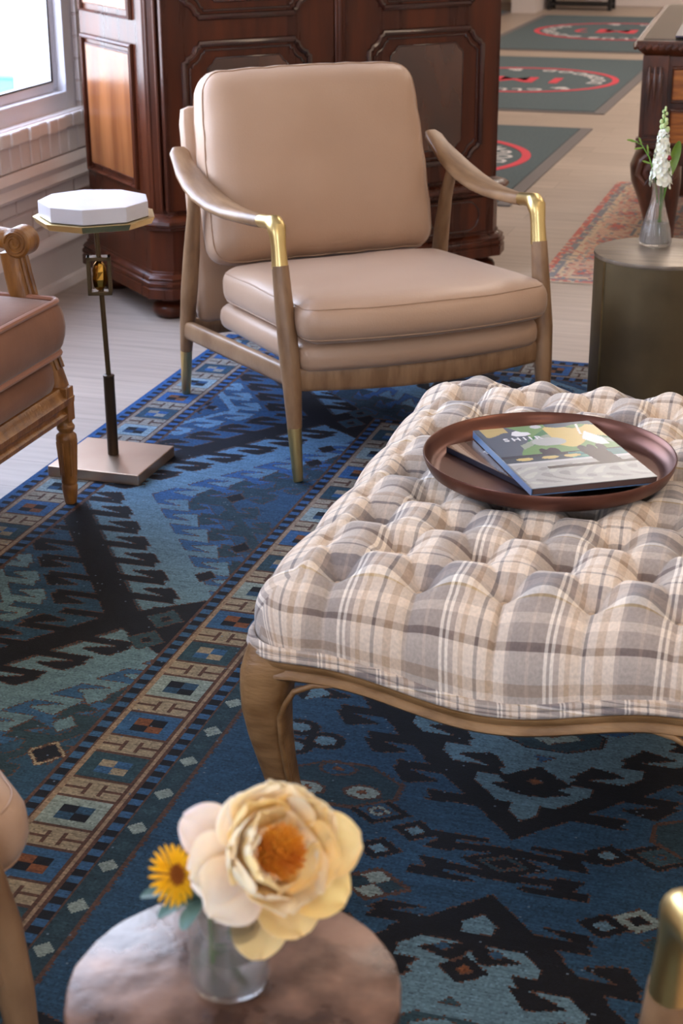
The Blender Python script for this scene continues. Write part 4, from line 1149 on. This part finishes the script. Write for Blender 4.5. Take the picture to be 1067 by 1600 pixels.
ap = MB(); rg = []
for x, y in ring:
    bz = zb(x, y); n_ = nrm_at(x, y); top = ZB-.010-.036*bz
    sx_ = (abs(x)/hx if abs(abs(y)-hy) < .03 else abs(y)/hy)
    # arched lower edge: drops in the middle, rises either side, drops to the legs
    q = sx_
    bot = .258+.027*math.sin(min(1, q/.55)*PI/2)**2-.008*sstep((q-.70)/.26)
    bot = min(bot, top-.028)
    base = V3((x, y, 0))
    sec = [(-.022, top), (.004, top), (.010, top-.004), (.009, top-.010), (.005, (top+bot)/2), (.006, bot+.013), (.011, bot+.009), (.012, bot+.004), (.008, bot), (-.022, bot)]
    rg.append([base+n_*o_+V3((0, 0, z)) for o_, z in sec])
rg.append(rg[0]); ap.rings(rg, cap=False); ap.build('apron', M['oako'], ot, auto=50)
for sx in (-1, 1):
    for sy in (-1, 1):
        lg = MB(); sec = [(.296, .318, .040), (.300, .300, .042), (.306, .283, .0395), (.309, .268, .0365), (.311, .255, .0345), (.312, .225, .032), (.309, .185, .0285), (.303, .14, .0245), (.296, .095, .0215), (.288, .06, .0205), (.290, .035, .021), (.295, .018, .024), (.297, .006, .025), (.297, 0, .023)]
        rg = []
        for c_, z, w in sec:
            R_ = []
            for j in range(28):
                a = 2*PI*j/28; cc_, ss_ = math.cos(a), math.sin(a)
                e_ = .62; px = w*math.copysign(abs(cc_)**e_, cc_); py = w*math.copysign(abs(ss_)**e_, ss_)
                R_.append(V3((sx*(c_)+px, sy*(c_+(hy-hx))+py, z)))
            rg.append(R_)
        lg.rings(rg)
        for k in (0, 1):     # carved bead following the inner edge of each face
            o2 = hx+.009 if k else hy+.009
            pts = [(sx*.20, sy*o2, .284), (sx*.235, sy*o2, .281), (sx*.262, sy*o2, .268), (sx*.274, sy*o2, .248)] if k == 0 else [(sx*o2, sy*(.20+hy-hx), .284), (sx*o2, sy*(.235+hy-hx), .281), (sx*o2, sy*(.262+hy-hx), .268), (sx*o2, sy*(.274+hy-hx), .248)]
            for c_, z, w in sec[5:-3]:
                if k == 0: pts.append((sx*(c_-w*.90), sy*(c_+(hy-hx)+w*.97), z))
                else: pts.append((sx*(c_+w*.97), sy*(c_+(hy-hx)-w*.90), z))
            lg.tube(pts, [.0005]+[.0042]*(len(pts)-2)+[.002], 8)
        lg.build('leg', M['oako'], ot, auto=60)
# underside board
MB().box((0, 0, .302), (2*hx-.06, 2*hy-.06, .02)).build('base_board', M['oako'], ot, smooth=False)

# ------------------------------------------------------------------ tray and the two books
TX, TY, TZ = -.391, 2.306, .4395
tr_ = MB().lathe([(0, 0), (.164, 0), (.172, .0015), (.180, .007), (.1855, .018), (.188, .027), (.1895, .0275), (.1905, .026), (.188, .016), (.182, .004), (.174, -.0015), (.164, -.003), (0, -.003)][::-1], (0, 0, 0), 96, cap=False)
o = tr_.build('tray', M['copper'], None, loc=(TX, TY, TZ+.003), auto=60); tag(o, 'round copper brown metal tray holding two books on the plaid ottoman', 'tray')
def cover_mat(): 
    m = attrmat('printed cover', rough=.22, bump=0, var=.03, sheen=0); m.node_tree.nodes['Principled BSDF'].inputs['Specular IOR Level'].default_value = .5; return m
M['cover'] = cover_mat()
def book(loc, rz, w, h, t, paint, spine, label, txt):
    k = empty('book', loc, rz); tag(k, label, 'book', 'books on the copper tray')
    MB().box((.0015, 0, t/2), (w-.003, h-.004, t-.003)).build('pages', M['paper'], k, smooth=False)
    c = MB(); c.box((0, 0, .0006), (w, h, .0012)); c.box((-w/2+.0008, 0, t/2), (.0016, h, t)); c.build('back_cover', spine, k, smooth=False, bevel=.0004)
    cs = .002; nx_, ny_ = int(w/cs), int(h/cs)
    A, B = np.meshgrid((np.arange(nx_)+.5)/nx_, 1-(np.arange(ny_)+.5)/ny_)
    g_ = grid_mesh('front_cover', -w/2, -h/2, cs*w/(nx_*cs), nx_, ny_, paint(A, B), t, M['cover'])
    g_.parent = k; g_.data.transform(Matrix.Diagonal((1, h/(ny_*(w/nx_)), 1, 1)) if False else Matrix.Identity(4))
    # lift the skirt to the cover board
    for v in g_.data.vertices[-4:]: v.co.z = t-.0014
    text(txt, .019, M['white'], k, (-w/2+.062, h/2-.058, t+.0003), name='title', ext=.0002, sp=1.5, bold=.0004)
    em = MB(); z = t+.0004
    em.add([(-w/2+x, h/2-y, z) for x, y in ((.050, .038), (.056, .024), (.064, .020), (.070, .027), (.080, .030), (.082, .040), (.070, .046), (.056, .045))], [tuple(range(8))]); em.build('emblem', M['white'], k, smooth=False)
    return k
def C(*q): return np.array(srgb(*q)[:3])
def paintA(s, t):
    g_ = np.zeros(s.shape+(3,)); g_[:] = C(128, 132, 138)
    n = np.sin(s*23+3*np.sin(t*17))*np.cos(t*29+2*np.sin(s*11))
    def p(mk, c): g_[mk] = C(*c)
    p((t < .60), (92, 102, 118))
    p((t < .50) & (s > .28+.1*np.sin(t*9)), (112, 148, 104))
    p((t < .42) & (s > .34) & (np.abs(t-.22-.12*np.sin(s*7)) < .05), (70, 122, 92))
    p((t < .40) & (s > .25) & (np.abs(t-.30-.1*np.sin(s*6+1)) < .035), (150, 162, 150))
    p((t < .12+.03*np.sin(s*20)) & (s < .26) & (s > .05), (188, 168, 120))
    p((s > .56) & (t < .34+.08*np.sin(s*12)) & (t > .07+.04*np.sin(s*17)), (206, 182, 122))
    p((s > .60) & (t < .06+.02*np.sin(s*20)), (62, 84, 104))
    p((((s-.50)/.14)**2+((t-.30)/.07)**2 < 1), (172, 176, 178))
    p((((s-.52)/.05)**2+((t-.03)/.03)**2 < 1), (190, 192, 200))
    # white bird
    p((np.abs(s-.865)/.085+np.abs(t-.30)/.13 < 1), (220, 222, 222)); p((np.abs(s-.90) < .045) & (np.abs(t-.36) < .06), (222, 222, 220))
    p((np.abs(s-.84+.3*(t-.12)) < .010) & (t > .04) & (t < .22), (226, 226, 224))
    p((t > .49) & (t < .53) , (58, 66, 84)); p((t > .53) & (t < .60), (70, 82, 96))
    p((t > .50) & (t < .60) & (s > .55), (62, 120, 128)); p((t > .50) & (t < .60) & (n > .3) & (s > .55), (90, 150, 140))
    for c_ in (.17, .38, .56): p((((s-c_)/.07)**2+((t-.555)/.024)**2 < 1), (206, 184, 128))
    for c_, r_ in ((.38, .035), (.46, .05), (.70, .04), (.77, .035), (.85, .04)): p((((s-c_)/r_)**2+((t-.46)/.055)**2 < 1), (54, 54, 76))
    p((t >= .60), (172, 172, 172)); p((t > .62) & (n > .45) & (t < .95), (150, 150, 150)); p((t > .68) & (n < -.5), (188, 188, 184))
    p((t > .60) & (t < .635), (196, 196, 200))
    p((s > .66+.25*(t-.5)) & (s < .86+.2*(t-.5)) & (t > .48) & (t < .72), (66, 60, 70)); p((np.abs(t-.715) < .018) & (s > .28), (70, 66, 74))
    return g_
def paintB(s, t):
    g_ = np.zeros(s.shape+(3,)); v = .5+.5*np.sin(14*(s*.8+t*.5)+2*np.sin(s*5))
    g_[:] = C(116, 90, 76); g_[v > .72] = C(150, 122, 102); g_[v > .92] = C(178, 152, 132); g_[v < .2] = C(88, 66, 56)
    return g_
M['spineb'] = mat('dark spine', srgb(36, 38, 52), .35); M['spinea'] = mat('blue spine', srgb(84, 116, 158), .35)
book((-.402, 2.320, TZ+.0037), math.radians(49.5), .184, .248, .010, paintB, M['spineb'], 'brown covered book lying underneath on the copper tray', 'SHIIR')
book((-.374, 2.316, TZ+.0147), math.radians(31.5), .194, .262, .012, paintA, M['spinea'], 'glossy book with painted green landscape and birds, on top in the tray', 'SHIIR')

# ------------------------------------------------------------------ bud vase and its flowers on the rear drum
VX, VY, VZ = -.425, 3.845, ZR+.4475
va = empty('bud_vase', (VX, VY, VZ)); tag(va, 'clear ribbed glass bud vase standing on the dark drum table', 'vase')
b = MB(); n = 48; rg = []
prof_o = [(0, 0), (.032, 0), (.037, .003), (.0378, .012), (.0335, .038), (.0255, .068), (.0180, .094), (.0142, .112), (.0140, .132), (.0170, .150)]
prof_i = [(.0155, .150), (.0124, .132), (.0124, .112), (.0160, .094), (.0235, .068), (.0312, .038), (.0350, .014), (.033, .008), (0, .007)]
for r, z in prof_o+prof_i:
    rg.append([V3((r*(1+(.035*math.cos(12*2*PI*j/n) if .01 < z < .12 else 0))*math.cos(2*PI*j/n), r*(1+(.035*math.cos(12*2*PI*j/n) if .01 < z < .12 else 0))*math.sin(2*PI*j/n), z)) for j in range(n)])
b.rings(rg, cap=False); b.build('glass_body', M['glass'], va)
wv = MB().lathe([(0, .0075), (.0325, .0085), (.0342, .014), (.0306, .038), (.0262, .055), (0, .055)], n=40, cap=False); wv.build('water', M['water'], va)
def petal_mesh(L_, W_, phi0, phi1, cup, nl=10, nw=8, ruffle=.0, seed=0, notch=0):
    """petal grown from the origin; returns points grid. z = flower axis, x = outward"""
    P = []; x = z = 0
    for i in range(nl+1):
        l = i/nl; ph = phi0+(phi1-phi0)*l
        if i: x += math.sin(ph)*L_/nl; z += math.cos(ph)*L_/nl
        wd = W_*(math.sin(min(1, (l*.98+.02)/.62)*PI/2)**.9 if l < .62 else math.sqrt(max(0.02, 1-((l-.62)/.39)**2)))
        row = []
        for j in range(nw+1):
            w = -1+2*j/nw; y = wd*w
            ins = cup*(w*w)*wd
            rf = ruffle*noise.noise(V3((seed*3.1+w*2.2, l*3, seed)))*l
            ll = -notch*math.exp(-(w/.25)**2)*(l > .9)
            # normal towards the axis
            nx_, nz_ = -math.cos(ph), math.sin(ph)
            row.append(V3((x+nx_*(ins+rf)+math.sin(ph)*ll, y*(1-.12*cup*w*w), z+nz_*(ins+rf)+math.cos(ph)*ll)))
        P.append(row)
    return P
def petal_obj(name, P, m, mtx, parent, col_fn=None, th=.0006):
    nl, nw = len(P)-1, len(P[0])-1
    vs = [mtx @ p for r in P for p in r]; fs = [(i*(nw+1)+j, i*(nw+1)+j+1, (i+1)*(nw+1)+j+1, (i+1)*(nw+1)+j) for i in range(nl) for j in range(nw)]
    me = bpy.data.meshes.new(name); me.from_pydata([tuple(v) for v in vs], [], fs); me.update()
    if col_fn:
        at = me.attributes.new('Col', 'FLOAT_COLOR', 'POINT')
        d = [];
        for i in range(nl+1):
            for j in range(nw+1): d += list(col_fn(i/nl, -1+2*j/nw))+[1]
        at.data.foreach_set('color', d)
    me.polygons.foreach_set('use_smooth', [True]*len(me.polygons)); me.materials.append(m)
    o = bpy.data.objects.new(name, me); COL.objects.link(o); o.parent = parent
    s_ = o.modifiers.new('solid', 'SOLIDIFY'); s_.thickness = th; s_.offset = 0
    q = o.modifiers.new('s', 'SUBSURF'); q.levels = 1; q.render_levels = 1
    return o
# white spike
sp = empty('white_flower_spike', (VX+.003, VY, VZ)); tag(sp, 'tall spike of small white blossoms standing in the glass bud vase', 'flower')
MB().tube([(.012, .004, .012), (.004, .002, .08), (.002, 0, .15), (.001, 0, .24), (-.002, 0, .315)], [.0028, .0026, .0024, .002, .0012], 8).build('stem', M['stem'], sp)
fb = MB()
for k in range(5):
    P = petal_mesh(.013, .0062, 1.2, 1.9, .25, 5, 4); mt = Matrix.Rotation(2*PI*k/5, 4, 'Z')
    nl, nw = 5, 4; fb.add([mt @ p for r in P for p in r], [(i*(nw+1)+j, i*(nw+1)+j+1, (i+1)*(nw+1)+j+1, (i+1)*(nw+1)+j) for i in range(nl) for j in range(nw)])
for k in range(3):
    P = petal_mesh(.008, .004, .5, 1.0, .3, 4, 4); mt = Matrix.Rotation(2*PI*k/3+.5, 4, 'Z'); nl, nw = 4, 4
    fb.add([mt @ p for r in P for p in r], [(i*(nw+1)+j, i*(nw+1)+j+1, (i+1)*(nw+1)+j+1, (i+1)*(nw+1)+j) for i in range(nl) for j in range(nw)])
proto = fb.build('blossom', M['bloomw'], sp, auto=180)
random.seed(21)
cnt = 0
for i in range(30):
    z = .150+i*.0040; a = i*2.4+random.random()*.6; sc = 1.55-.85*(i/30)
    o = proto if cnt == 0 else proto.copy()
    if cnt: COL.objects.link(o)
    rad = .0115*sc
    o.location = (rad*math.cos(a), rad*math.sin(a), z); o.scale = (sc,)*3
    o.rotation_euler = V3((math.cos(a), math.sin(a), .25)).to_track_quat('Z', 'Y').to_euler(); cnt += 1
bud = MB().lathe([(0, -.004), (.003, -.003), (.0042, .001), (.003, .005), (0, .0065)], (0, 0, 0), 10, cap=False).build('flower_bud', M['bud'], sp)
for i in range(12):
    z = .268+i*.0044; a = i*2.4; o = bud if i == 0 else bud.copy()
    if i: COL.objects.link(o)
    s_ = 1.3-.06*i; o.location = ((.0085-.0005*i)*math.cos(a), (.0085-.0005*i)*math.sin(a), z); o.scale = (s_,)*3
# sprig
sg = empty('green_sprig', (VX-.004, VY, VZ)); tag(sg, 'thin green leafy sprig leaning out to the left of the bud vase', 'foliage')
MB().tube([(.004, 0, .10), (-.006, 0, .16), (-.022, -.003, .205), (-.04, -.006, .232), (-.062, -.008, .243)], [.0018, .0018, .0015, .0012, .0006], 6).build('stem', M['stem'], sg)
for k, (x, z, dx, dz) in enumerate(((-.014, .19, -.024, .006), (-.024, .208, -.004, .026), (-.036, .226, -.022, -.004), (-.040, .231, -.008, .018), (-.05, .238, -.02, .003), (-.058, .242, -.018, .0))):
    P = petal_mesh(math.hypot(dx, dz), .0026, PI/2, PI/2, 0, 5, 2); mt = Matrix.Translation((x, -.004, z)) @ Matrix.Rotation(-math.atan2(dz, dx), 4, 'Y') @ Matrix.Rotation(PI/2, 4, 'X')
    petal_obj('leaf', P, M['leafg'], mt, sg)
lf = empty('long_leaf', (VX+.006, VY, VZ)); tag(lf, 'broad glossy green leaf standing upright at the right side of the bud vase', 'foliage')
MB().tube([(-.004, 0, .02), (.004, 0, .10), (.014, 0, .155)], .0024, 8).build('stem', M['stem'], lf)
P = petal_mesh(.096, .0120, .30, -.10, .30, 12, 6); petal_obj('blade', P, M['leafg'], Matrix.Translation((.014, 0, .150)) @ Matrix.Rotation(.22, 4, 'Y') @ Matrix.Rotation(1.75, 4, 'Z'), lf)
bd_ = MB().lathe([(0, -.006), (.004, -.004), (.006, 0), (.004, .005), (0, .007)], (0, 0, 0), 12, cap=False).build('red_bud', mat('crimson bud', srgb(150, 20, 50), .5), None, loc=(VX+.020, VY-.006, VZ+.205)); tag(bd_, 'tiny crimson bud tucked between white blossoms and long leaf', 'flower')
q = MB().tube([(-.012, .006, -.10), (-.004, .004, -.04), (0, 0, -.004)], .0012, 6).build('stem', M['stem'], bd_)

# ------------------------------------------------------------------ glass jar with peony in the foreground
JX, JY, JZ = -.389, .955, ZR+.4945
jr = empty('glass_jar', (JX, JY, JZ)); tag(jr, 'small clear glass jar half filled with water on the foreground drum table', 'jar')
MB().lathe([(0, 0), (.022, 0), (.028, .003), (.0305, .010), (.0308, .03), (.0308, .066), (.0285, .073), (.0275, .080), (.0285, .084), (.0272, .085), (.0258, .080), (.0268, .073), (.0288, .065), (.0288, .03), (.0285, .012), (.025, .006), (0, .005)], n=56, cap=False).build('glass_body', M['glass'], jr)
MB().lathe([(0, .0055), (.0248, .0065), (.0282, .012), (.0286, .03), (.0286, .036), (0, .036)], n=48, cap=False).build('water', M['water'], jr)
random.seed(33)
def ray_at(u_, v_, z_):
    d = fw*f_px+right*(u_-cx_)-up*(v_-cy_); t_ = (z_-HC)/d.z; return V3((0, 0, HC))+d*t_
#  peony: centre above the right rim of the jar
pc = V3((-.352, .950, .628))
pe = empty('peony', tuple(pc)); tag(pe, 'large apricot and cream peony in full bloom leaning over the glass jar', 'flower')
axis = ((V3((0, 0, HC))-pc).normalized()*1.0+right*.30+V3((0, 0, .06))).normalized()
zx = axis.to_track_quat('Z', 'Y').to_matrix().to_4x4()
zx = Matrix((tuple(right-axis*right.dot(axis))+(0,), (0, 0, 0, 0), (0, 0, 0, 0), (0, 0, 0, 1)))
xa = (right-axis*right.dot(axis)).normalized(); ya = axis.cross(xa)
BAS = Matrix((xa, ya, axis)).transposed().to_4x4()     # x right, y up, z towards viewer
def pcol(w0, tint):
    def fn(l, w):
        ed = max(0, min(1, (l-.25)/.6)); c0 = np.array(srgb(255, 188, 92)[:3]); c1 = np.array(srgb(*tint)[:3])
        return c0*(1-ed)*w0+c1*(1-(1-ed)*w0)
    return fn
PS = .90
def add_petal(az, L_, W_, p0, p1, cup, tint, w0=.7, z0=0, r0=.004, rf=.006, roll=0, notch=0):
    P = petal_mesh(L_*PS, W_*PS, math.radians(p0), math.radians(p1), cup, 12, 10, rf, random.random()*20, notch)
    m_ = BAS @ Matrix.Translation((0, 0, z0)) @ Matrix.Rotation(math.radians(az), 4, 'Z') @ Matrix.Translation((r0, 0, 0)) @ Matrix.Rotation(math.radians(roll), 4, 'X')
    return petal_obj('petal', P, M['petal'], m_, pe, pcol(w0, tint), .0005)
cream = (255, 226, 176); apri = (255, 210, 140); pale = (255, 240, 216); pink = (252, 224, 212); deep = (255, 208, 128)
# guard petals (azimuth: 0 right, 90 up, 180 left, 270 down)
for az, L_, W_, p0, p1, cup, tint, z0 in (
    (8, .078, .030, 95, 62, .30, apri, -.014), (-28, .076, .030, 100, 70, .28, deep, -.018), (-62, .070, .030, 100, 78, .22, apri, -.020),
    (-88, .082, .026, 108, 96, .22, apri, -.026), (-112, .080, .024, 120, 118, .30, pink, -.034), (-128, .092, .024, 128, 150, .22, pink, -.030), (196, .066, .032, 110, 55, .30, pale, -.020),
    (158, .070, .026, 112, 72, .35, pink, -.030), (128, .056, .030, 105, 45, .3, pale, -.012), (92, .060, .036, 98, 38, .3, cream, -.010),
    (62, .060, .032, 98, 44, .3, cream, -.010), (34, .062, .030, 96, 48, .3, cream, -.012), (225, .066, .032, 104, 62, .25, pale, -.016)):
    add_petal(az, L_, W_, p0, p1, cup, tint, .45, z0)
for k in range(9):
    az = k*40+random.uniform(-6, 6); rs = math.cos(math.radians(az-20))
    add_petal(az, random.uniform(.052, .060), random.uniform(.030, .034), 92, random.uniform(10, 34)+26*rs, .36, random.choice((cream, apri, cream)), .8, -.006-random.random()*.004, .004, .007, random.uniform(-14, 14), .003)
for k in range(7):
    az = k*360/7+18+random.uniform(-6, 6); rs = math.cos(math.radians(az-20))
    add_petal(az, random.uniform(.042, .050)-.006*rs, random.uniform(.024, .028), 84, random.uniform(-8, 14)+34*rs, .36, random.choice((apri, cream, apri)), .9, -.002, .004, .007, random.uniform(-18, 18), .003)
for az, L_ in ((140, .040), (170, .044), (200, .040), (228, .042)):
    add_petal(az, L_, .019, 76, -14, .45, cream, .9, .0, .005, .006, random.uniform(-10, 10), .002)
# stamens
st = MB()
for k in range(150):
    a = k*2.39996; r_ = .0175*math.sqrt(k/150); h_ = .027+.004*random.random()-(r_*.25)
    x, y = r_*math.cos(a), r_*math.sin(a)
    st.tube([(x*.4, y*.4, 0), (x*.9, y*.9, h_*.7), (x*1.12, y*1.12, h_)], [.0004, .0004, .0009], 4)
    st.tube([(x*1.12, y*1.12, h_-.001), (x*1.14, y*1.14, h_+.0015), (x*1.16, y*1.16, h_+.003)], [.0009, .0013, .0006], 5)
st.xf(BAS); st.build('stamens', M['orange'], pe)
tj = V3((JX, JY, JZ))-pc
rcp = MB().lathe([(0, -.028), (.008, -.026), (.012, -.016), (.010, -.004), (0, .0)], (0, 0, 0), 14, cap=False); rcp.xf(BAS); rcp.build('receptacle', M['stem'], pe)
e0 = BAS @ V3((0, 0, -.022)); pin = tj+V3((.016, -.010, .068))
MB().tube([e0, e0*.5+pin*.5+V3((.006, -.004, -.004)), pin, tj+V3((.0, .0, .045)), tj+V3((-.021, -.004, .012))], [.0035, .0035, .0035, .0035, .0036], 10).build('stem', M['stem'], pe)
# yellow flower behind the jar
yc_ = V3((-.418, .925, .612))
yf = empty('yellow_flower', tuple(yc_)); tag(yf, 'small bright yellow daisy like flower peeping out to the left of the peony', 'flower')
yax = ((V3((0, 0, HC))-yc_).normalized()*.55+right*.75+V3((0, 0, .15))).normalized()
yx = (up-yax*up.dot(yax)).normalized(); YB = Matrix((yx, yax.cross(yx), yax)).transposed().to_4x4()
for ring_, nn_, L_, p0 in ((0, 22, .018, 92), (1, 20, .017, 78), (2, 16, .014, 60)):
    for k in range(nn_):
        P = petal_mesh(L_, .0017, math.radians(p0), math.radians(p0+14), .2, 5, 2); petal_obj('ray_petal', P, M['yellow'], YB @ Matrix.Rotation(2*PI*k/nn_+ring_*.2, 4, 'Z') @ Matrix.Translation((.006, 0, ring_*.0012)), yf, None, .0004)
b = MB(); b.lathe([(0, -.003), (.007, -.002), (.0085, .001), (.007, .0035), (.003, .003), (0, .0022)], n=20, cap=False)
for k in range(50):
    a = k*2.4; r_ = .0078*math.sqrt(k/50); b.tube([(r_*math.cos(a), r_*math.sin(a), .002), (r_*1.05*math.cos(a), r_*1.05*math.sin(a), .0055)], [.0006, .0004], 4)
b.xf(YB); b.build('flower_centre', M['brownc'], yf)
tj2 = V3((JX, JY, JZ))-yc_; e1 = YB @ V3((0, 0, -.004))
MB().tube([e1, e1+V3((.0, -.012, -.006)), tj2+V3((-.018, -.008, .090)), tj2+V3((-.012, -.004, .05)), tj2+V3((.012, -.006, .012))], .0022, 8).build('stem', M['stem'], yf)
# grey green leaves at the rim
lv = empty('leaf_sprig', (JX-.008, JY-.020, JZ+.090)); tag(lv, 'blue green pointed leaves hanging over the left rim of the glass jar', 'foliage')
MB().tube([(.006, -.004, -.07), (.002, 0, -.01), (0, 0, .004)], .0018, 8).build('stem', M['stem'], lv)
for az, L_, W_, p0, p1 in ((185, .050, .009, 60, 108), (205, .040, .008, 75, 120), (235, .032, .007, 85, 135), (150, .036, .010, 50, 95), (120, .030, .009, 40, 90)):
    P = petal_mesh(L_, W_, math.radians(p0), math.radians(p1), .25, 10, 6)
    petal_obj('leaf', P, M['leafd'], Matrix.Rotation(math.radians(az)+yaw, 4, 'Z'), lv)

# ------------------------------------------------------------------ light
w = bpy.data.worlds.new('sky'); S.world = w; w.use_nodes = True
nt = w.node_tree; bg = nt.nodes['Background']
tcw = nt.nodes.new('ShaderNodeTexCoord'); sxw = nt.nodes.new('ShaderNodeSeparateXYZ'); crw = nt.nodes.new('ShaderNodeValToRGB')
nt.links.new(tcw.outputs['Generated'], sxw.inputs[0]); nt.links.new(sxw.outputs[2], crw.inputs[0])
crw.color_ramp.elements[0].position = 0; crw.color_ramp.elements[0].color = (.80, .88, 1, 1)
crw.color_ramp.elements[1].position = .6; crw.color_ramp.elements[1].color = (.55, .70, 1, 1)
nt.links.new(crw.outputs[0], bg.inputs[0]); bg.inputs[1].default_value = SKY
def area(name, loc, size, rot, power, col, portal=False):
    l = bpy.data.lights.new(name, 'AREA'); l.shape = 'RECTANGLE'; l.size, l.size_y = size; l.energy = power; l.color = col
    if portal: l.cycles.is_portal = True
    o = bpy.data.objects.new(name, l); COL.objects.link(o); o.location = loc; o.rotation_euler = rot; return o
for i, (a, c) in enumerate(wins):
    area('sky_portal', (WX-.26, (a+c)/2, (z0w+z1w)/2), (z1w-z0w, c-a), (0, -PI/2, 0), 10, (1, 1, 1), True)
area('sky_portal', (.825, -3.2, 1.475), (1.35, 1.75), (PI/2, 0, 0), 10, (1, 1, 1), True)
sl = bpy.data.lights.new('sun', 'SUN'); sl.energy = 9; sl.angle = .01; sl.color = (1, .96, .88)
so = bpy.data.objects.new('sun', sl); COL.objects.link(so); so.rotation_euler = (0, math.radians(14), 0)
# unseen ceiling panels added for warm fill light, each with a diffuser mesh
for i, (x, y) in enumerate(((.6, -.6), (1.6, 2.6), (-.5, 6.6), (1.6, 6.6), (-1.2, 10.4), (1.2, 10.4), (-1.2, 14), (1.2, 14))):
    t = empty('added_ceiling_lamp', (x, y, 3.0)); tag(t, 'added unseen ceiling panel number' if False else 'unseen flat ceiling panel added above the room for warm fill light', 'ceiling lamp', 'added ceiling fill panels')
    MB().box((0, 0, .02), (.95, .95, .04)).build('lamp_frame', M['trimw'], t, smooth=False, bevel=.005)
    MB().box((0, 0, -.006), (.88, .88, .01)).build('diffuser', M['lampdiff'], t, smooth=False)
    area('fill_light', (x, y, 2.98), (.86, .86), (0, 0, 0), (FILL0 if y < 3 else FILL1), ((1, .74, .5) if y < 3 else (1, .90, .82)))
S.view_settings.view_transform = 'Standard'; S.view_settings.look = 'None'; S.view_settings.gamma = 1; S.view_settings.use_curve_mapping = False
S.view_settings.exposure = EXPO
S.cycles.max_bounces = 8; S.cycles.diffuse_bounces = 4; S.cycles.glossy_bounces = 4; S.cycles.transmission_bounces = 8; S.cycles.transparent_max_bounces = 8
S.cycles.caustics_reflective = False; S.cycles.caustics_refractive = False; S.cycles.sample_clamp_indirect = 6
S.cycles.use_denoising = True
bpy.context.view_layer.update()
